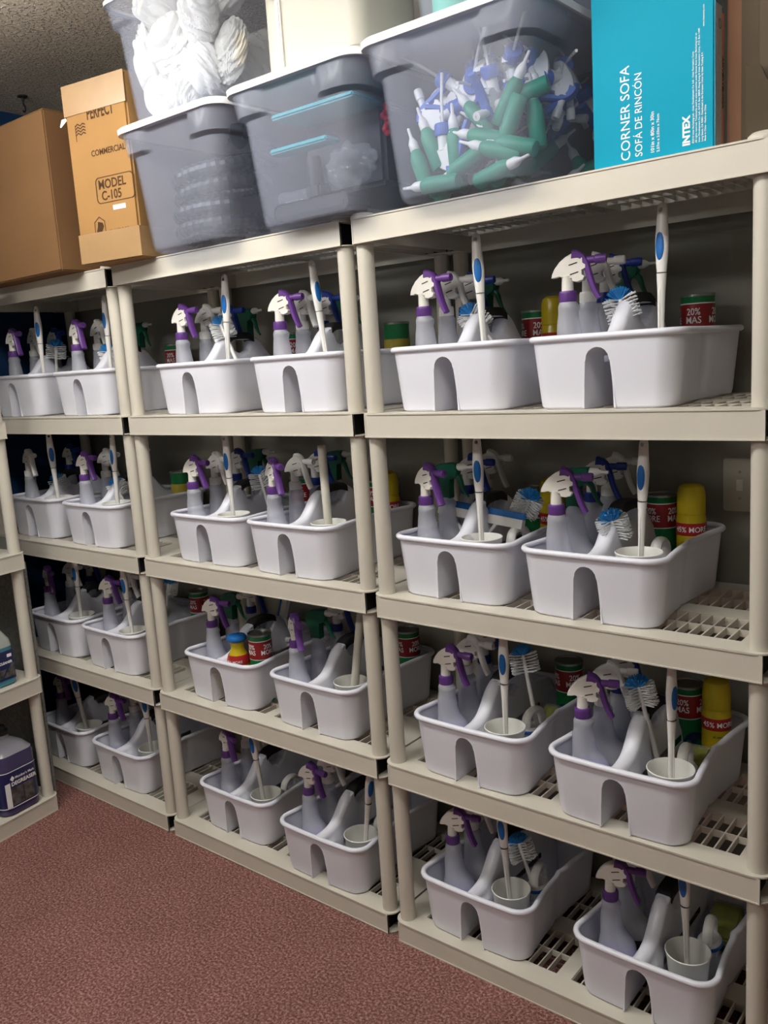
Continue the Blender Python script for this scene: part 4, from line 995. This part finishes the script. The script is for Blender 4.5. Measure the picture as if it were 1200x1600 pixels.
# ------------------------------------------------------------------ cartons
def carton(name, x0, x1, y0, y1, z0, z1, m, label, rz=0.0, r=.003):
    t = empty(name, ((x0 + x1) / 2, y0, z0), rz, label, 'box')
    bm = bmesh.new(); hx = (x1 - x0) / 2
    bevbox(bm, -hx, hx, 0, y1 - y0, 0, z1 - z0, r, 2); o = obj('box_body', mesh_bm(bm, 'body', m), t); return t
# turquoise carton: x .598-.835
K = 1.012
def ix(x): return 1.3595 + (x - 1.3595) * K
def iz(z): return 1.5277 + (z - 1.5277) * K
y_c = .0195
cx0, cx1 = ix(.603), ix(.8255); cz = Z5
t = carton('turquoise_carton', cx0, cx1, y_c, y_c + .064, cz, cz + .56, 'cyanbox', 'turquoise carton standing on end with white lettering CORNER SOFA')
org = Vector(t.location)
def front_text(s, size, x, z, m='ink_white', bold=0.0, sx=1.0, sp=1.0, parent=t, yy=None):
    me = text_me(s, size, m, bold=bold, sx=sx, sp=sp)
    # text x axis -> +z, text up -> -x
    for v in me.vertices:
        a, b, c = v.co; v.co = Vector((-b, -c - .0004, a))
    o = obj('lettering', me, parent); o.location = (ix(x) - org.x, 0, iz(z) - org.z); return o
front_text('CORNER SOFA', .0252, .6745, 1.8545, sx=.965)
front_text('SOFÁ DE RINCÓN', .0195, .6975, 1.8575, sx=.905)
front_text('101in x 80in x 30in', .0090, .7195, 1.8585, bold=.00012, sx=1.02)
front_text('2.57m x 2.03m x 76cm', .0066, .7290, 1.8590, bold=.00008, sx=1.06)
front_text('INTEX', .0175, .7830, 1.8595, bold=.0008, sx=.98)
for k, (s, L) in enumerate([('©2018 Intex Marketing Ltd. - Intex Development Co. Ltd. - Intex Recreation Corp.', 1), ('All rights reserved. Trademarks used in some countries under license from Intex Marketing Ltd. to', 1), ('Intex Development Co. Ltd., G.P.O. Box 28829, Hong Kong & Intex Recreation Corp., P.O. Box 1440', 1), ('Long Beach, CA 90801. Distributed in the European Union by Intex Trading B.V.', 1), ('Made in China - Hecho en China', 1)]):
    front_text(s, .0042, .7905 + k * .0052, 1.8615, bold=.00006, sx=1.06)
front_text('www.intexcorp.com', .0042, .8085, 2.045, bold=.00006)
# darker printed side of the carton
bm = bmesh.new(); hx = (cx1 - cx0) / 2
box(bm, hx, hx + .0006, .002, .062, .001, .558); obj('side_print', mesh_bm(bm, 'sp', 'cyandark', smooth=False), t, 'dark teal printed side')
bm = bmesh.new(); box(bm, hx + .0006, hx + .0010, .006, .034, .004, .235); obj('warning_panel', mesh_bm(bm, 'wp', 'warn', smooth=False), t, 'pale grey warning panel')
bm = bmesh.new(); box(bm, hx + .0006, hx + .0011, .0345, .044, .004, .225); obj('orange_strip', mesh_bm(bm, 'os', 'orange', smooth=False), t, 'orange warning strip')
me = text_me('ADVERTENCIA', .0085, 'ink_brown', bold=.0003, sx=1.5)
for v in me.vertices: a, b, c = v.co; v.co = Vector((c + .0013, b, -a))
o = obj('lettering', me, t); o.location = (hx, .0362, .155)
bm = bmesh.new()
for rr_, (yy, zz) in ((.0080, (.0235, .205)),):
    for i in range(24):
        a0 = 2 * PI * i / 24; a1 = 2 * PI * (i + 1) / 24
        q = [bm.verts.new((hx + .0012, yy + rk * math.cos(a), zz + rk * math.sin(a))) for rk, a in ((rr_, a0), (rr_, a1), (rr_ - .0014, a1), (rr_ - .0014, a0))]; bm.faces.new(q)
    q = [bm.verts.new((hx + .0012, yy + a, zz + b)) for a, b in ((-.006, .005), (-.005, .006), (.006, -.005), (.005, -.006))]; bm.faces.new(q)
obj('prohibition_mark', mesh_bm(bm, 'pm', 'ink_black', smooth=False, recalc=False), t)

# cardboard pieces at the right end of the top shelf
for k, (x0, x1, y, h, m, tilt, lab) in enumerate([(.770, .868, .092, .50, 'card4', .0, 'salmon brown cardboard sheet standing just behind the turquoise carton'), (.845, .905, .082, .52, 'card3', .0, 'grey brown cardboard sheet second from the turquoise carton'), (.880, .925, .064, .46, 'card3', .0, 'grey brown cardboard sheet at the far right end'), (.862, .902, .050, .120, 'card5', .0, 'low torn cardboard flap nearest the shelf front')]):
    bm = bmesh.new(); n = 8; A = []
    for i in range(n + 1):
        f = i / n; x = x0 + (x1 - x0) * f; zt = h + .006 * math.sin(9 * f + k) - (.035 * f * f if k == 3 else 0)
        A.append([(x, y - .0025, 0), (x, y + .0025, 0), (x, y + .0025, zt), (x, y - .0025, zt)])
    loft(bm, A); o = obj('cardboard_sheet', mesh_bm(bm, 'cs', m, smooth=False)); o.location = (0, 0, Z5 + (.012 if k else .0004))
    tag(o, lab, 'cardboard', 'standing cardboard sheets')

# tan printed carton
px0, px1, py = -.962, -.722, -.070
t = carton('tan_carton', px0, px1, py, .40, Z5 + .0015, Z5 + .488, 'card2', 'tall tan carton printed MODEL C-105 between the brown box and the bins', math.radians(9), .006)
org = Vector((t.location.x + .0, -.083, t.location.z))
def box_text(s, size, x, z, m='ink_brown', bold=0.0, sx=1.0, rot=0.0, parent=t):
    me = text_me(s, size, m, bold=bold, sx=sx)
    for v in me.vertices: a, b, c = v.co; v.co = Vector((a, -c - .0004, b))
    o = obj('lettering', me, parent); o.location = (x - org.x, 0, z - org.z); o.rotation_euler = (0, rot, 0); return o
box_text('PERFECT', .045, -.876, 2.2355, bold=.0010, sx=.60, m='ink_brown')
box_text('COMMERCIAL', .0225, -.874, 2.137, bold=.0003, sx=.93)
box_text('MODEL', .0345, -.861, 2.047, bold=.0006, sx=.93)
box_text('C-105', .0345, -.852, 2.0165, bold=.0006, sx=.90)
box_text('Mold PROOF', .0150, -.836, 1.925, bold=.0004, sx=.9)
bm = bmesh.new()
def framepoly(P, w, yv=-.0008):
    n = len(P); cxp = sum(p[0] for p in P) / n; czp = sum(p[1] for p in P) / n
    o_ = [bm.verts.new((x, yv, z)) for x, z in P]
    i_ = []
    for x, z in P:
        L = math.hypot(x - cxp, z - czp); i_.append(bm.verts.new((x - (x - cxp) / L * w, yv, z - (z - czp) / L * w)))
    for i in range(n): bm.faces.new((o_[i], o_[(i + 1) % n], i_[(i + 1) % n], i_[i]))
framepoly([(x - .797 - org.x, y + 2.0435 - org.z) for x, y in rrect(.074, .035, .013, 6)], .0035)
obj('rounded_frame', mesh_bm(bm, 'f', 'ink_brown', smooth=False, recalc=False), t)
bm = bmesh.new(); framepoly([(-.893 - org.x, 1.928 - org.z), (-.850 - org.x, 1.928 - org.z), (-.850 - org.x, 1.962 - org.z), (-.8715 - org.x, 1.976 - org.z), (-.893 - org.x, 1.962 - org.z)], .003)
vv = [bm.verts.new((x - org.x, -.0008, z - org.z)) for x, z in [(-.888, 1.931), (-.866, 1.931), (-.856, 1.948), (-.860, 1.958), (-.878, 1.962), (-.881, 1.948)]]; bm.faces.new(vv)
obj('house_emblem', mesh_bm(bm, 'h', 'ink_brown', smooth=False, recalc=False), t)
bm = bmesh.new(); box(bm, -.812 - org.x, -.764 - org.x, -.0010, .0, 1.986 - org.z, 1.9985 - org.z); obj('small_sticker', mesh_bm(bm, 's', 'ink_white', smooth=False), t, 'small white sticker')
bm = bmesh.new(); hx = (px1 - px0) / 2
box(bm, -hx - .0008, hx + .0008, -.0012, .30, .0015, .082)
obj('packing_tape', mesh_bm(bm, 'tp', 'tape', smooth=False), t, 'shiny tan packing tape')
bm = bmesh.new()
wv = [(x, z) for x, z in [(-.925, 2.223), (-.915, 2.229), (-.905, 2.223), (-.895, 2.228), (-.885, 2.224)]]
for dz in (0, -.008, -.016, -.024):
    for a, b_ in zip(wv[:-1], wv[1:]):
        q = [bm.verts.new((p[0] - org.x, -.0006, p[1] + dz + e - org.z)) for p, e in ((a, 0), (b_, 0), (b_, .0035), (a, .0035))]; bm.faces.new(q)
q = [bm.verts.new((x - org.x, -.0006, z - org.z)) for x, z in ((-.926, 2.185), (-.9235, 2.185), (-.9235, 2.229), (-.926, 2.229))]; bm.faces.new(q)
obj('flag_emblem', mesh_bm(bm, 'fl', 'ink_brown', smooth=False, recalc=False), t)

bm = bmesh.new(); tube(bm, [(-hx, .004, .400), (-hx - .012, .002, .396), (-hx - .022, 0, .382)], [.004, .007, .002], 6, flat=.3); obj('tape_scrap', mesh_bm(bm, 'ts', 'ink_white'), t, 'loose white tape scrap')
# tape band hiding the top of the PERFECT lettering
bm = bmesh.new(); box(bm, -hx - .0008, hx + .0008, -.0022, -.0010, 2.256 - org.z, 2.337 - org.z); obj('packing_tape', mesh_bm(bm, 'tp', 'tape', smooth=False), t, 'tan tape over the top lettering')

# plain brown carton in the corner
t = carton('brown_carton', -1.60, -1.093, -.075, .34, Z5 + .0015, Z5 + .462, 'card', 'plain brown cardboard box at the left end of the shelf tops', 0.0, .004)
bm = bmesh.new(); box(bm, -.02, .250, .004, .41, .4612, .4635); obj('flap', mesh_bm(bm, 'fl', 'card', smooth=False), t); bm = bmesh.new(); box(bm, -.250, -.022, .004, .41, .4612, .4642); obj('flap', mesh_bm(bm, 'fl', 'card', smooth=False), t)

# ------------------------------------------------------------------ side unit contents
def at_A(s, d, z): return A2W(s, d, z)
# degreaser jug: faces +X of the wall unit
ang = PI / 2 + AR
def jug_thing(name, s, d, z, label, cat):
    p = at_A(s, d, z); return empty(name, p, ang, label, cat)
t = jug_thing('degreaser_jug', W - .120, .088, LZ(1) + .0006, 'violet degreaser jug with navy label on the bottom shelf by the blue wall', 'jug')
def jr(z, hx, hy, r, cx=0): return [(x, y, z) for x, y in rrect(hx, hy, r, 8, cx, 0)]
bm = bmesh.new(); loft(bm, [jr(0, .068, .070, .03), jr(.006, .075, .077, .035), jr(.20, .075, .077, .035), jr(.212, .072, .074, .035)]); obj('jug_body', mesh_bm(bm, 'b', 'deg'), t)
bm = bmesh.new(); loft(bm, [jr(.2122, .072, .074, .035), jr(.235, .055, .056, .035), jr(.255, .024, .024, .0235), jr(.27, .019, .019, .0185)]); obj('jug_shoulder', mesh_bm(bm, 'b', 'deg_top'), t, 'clear shoulder above the liquid')
bm = bmesh.new(); lathe(bm, [(.021, .266), (.023, .268), (.023, .282), (.016, .286), (.012, .300), (.001, .301)], 24); obj('jug_cap', mesh_bm(bm, 'b', 'dark'), t)
bm = bmesh.new(); loft(bm, [[(x * 1.006, y * 1.006, z) for x, y, z in jr(zz, .0755, .0775, .035)] for zz in (.022, .160)], False, False); obj('front_label', mesh_bm(bm, 'b', 'navy_label'), t, 'navy label')
for zz in (.028, .156):
    bm = bmesh.new(); loft(bm, [[(x * 1.010, y * 1.010, z) for x, y, z in jr(z_, .0755, .0775, .035)] for z_ in (zz, zz + .003)], False, False)
    obj('white_stripe', mesh_bm(bm, 'b', 'ink_white'), t)
def lab_text(s, size, x, z, m='ink_white', bold=.0002, sx=1.0, yoff=-.0787, parent=t):
    me = text_me(s, size, m, bold=bold, sx=sx)
    for v in me.vertices: a, b, c = v.co; v.co = Vector((a, -c, b))
    o = obj('lettering', me, parent); o.location = (x, yoff, z); return o
lab_text('DEGREASER', .0185, -.041, .106, bold=.0006)
lab_text("Member's Mark", .0120, -.024, .128)
bm = bmesh.new(); v = [bm.verts.new((x, -.0788, z)) for x, z in ((-.044, .132), (-.035, .122), (-.026, .132), (-.035, .142))]; bm.faces.new(v); obj('diamond_emblem', mesh_bm(bm, 'd', 'ink_white', smooth=False, recalc=False), t)
bm = bmesh.new(); box(bm, -.044, .002, -.0788, -.078, .036, .098); box(bm, .005, .044, -.0788, -.078, .036, .098); obj('photo_panel', mesh_bm(bm, 'd', 'grey_label', smooth=False), t, 'dark photo panels')
bm = bmesh.new(); box(bm, -.066, -.046, -.0790, -.078, .032, .120); obj('white_panel', mesh_bm(bm, 'd', 'ink_white', smooth=False), t)
# glass cleaner spray bottle
t = jug_thing('glass_cleaner_bottle', W - .118, .072, LZ(2) + .0006, 'teal glass cleaner spray bottle on the shelf above the degreaser jug', 'spray bottle')
bm = bmesh.new(); loft(bm, [jr(0, .050, .036, .02), jr(.005, .056, .042, .025), jr(.135, .056, .042, .025)]); obj('bottle', mesh_bm(bm, 'b', 'glass_liq'), t)
bm = bmesh.new(); loft(bm, [jr(.1352, .056, .042, .025), jr(.158, .053, .040, .028), jr(.185, .036, .030, .025), jr(.205, .020, .020, .0195), jr(.215, .015, .015, .0145)]); obj('bottle_shoulder', mesh_bm(bm, 'b', 'glass_top'), t, 'clear upper bottle')
bm = bmesh.new(); lathe(bm, [(.0175, .213), (.0175, .230), (.012, .232)], 24); lathe(bm, [(.012, .231), (.013, .250)], 20)
prism(bm, [(-.034, .262), (-.024, .276), (-.004, .288), (.020, .290), (.036, .280), (.038, .268), (.026, .258), (.013, .246), (-.013, .246), (-.026, .254)], -.0115, .0115, .05)
obj('trigger_head', mesh_bm(bm, 'b', 'white'), t, 'white trigger head').rotation_euler = (0, 0, .5)
bm = bmesh.new(); box(bm, -.056, .047, -.0428, -.0415, .022, .122); obj('front_label', mesh_bm(bm, 'b', 'navy_label', smooth=False), t, 'navy label')
bm = bmesh.new(); v = [bm.verts.new((x, -.0431, z)) for x, z in ((.0, .03), (.045, .03), (.045, .075), (.035, .075))]; bm.faces.new(v); v = [bm.verts.new((x, -.0431, z)) for x, z in ((-.054, .03), (-.004, .03), (.015, .06), (-.054, .06))]; bm.faces.new(v); obj('photo_panel', mesh_bm(bm, 'd', 'grey_label', smooth=False, recalc=False), t)
lab_text('GLASS CLEANER', .0118, -.046, .078, bold=.0004, yoff=-.0434, sx=.98, parent=t)
bm = bmesh.new(); bevbox(bm, .022, .040, -.0434, -.042, .099, .110, .0006, 1); obj('logo_patch', mesh_bm(bm, 'd', 'ink_white', smooth=False), t)
# blue refill pouch on the third shelf
t = jug_thing('refill_pouch', W - .115, .075, LZ(3) + .0006, 'blue plastic pouch at the left picture edge on the wall unit', 'pouch')
bm = bmesh.new(); loft(bm, [jr(0, .050, .030, .02), jr(.02, .056, .034, .025), jr(.07, .054, .028, .02), jr(.12, .050, .010, .008), jr(.135, .050, .003, .002)]); obj('pouch', mesh_bm(bm, 'b', 'bluebag'), t)
# grey ribbed panel standing at the end of the wall unit
bm = bmesh.new(); n = 90; prof = []
Lp = .40; Hp = .90
for i in range(n + 1):
    f = i / n; prof.append((-Lp * f, .0008 * (i % 2)))
rings = []
top = []; 
for i, (x, e) in enumerate(prof):
    zlow = .0
    if -x < .03: zlow = .03 - math.sqrt(max(0, .03 ** 2 - (.03 + x) ** 2))
    rings.append([(x, -.005 - e, zlow), (x, .005 + e, zlow), (x, .005 + e, Hp), (x, -.005 - e, Hp)])
loft(bm, rings)
o = obj('divider_board', mesh_bm(bm, 'p', 'panel', smooth=False)); o.location = (-1.548, -.080, .003); o.rotation_euler = (0, 0, math.radians(6)); tag(o, 'grey finely ribbed panel standing between the wall unit and the corner rack', 'board')
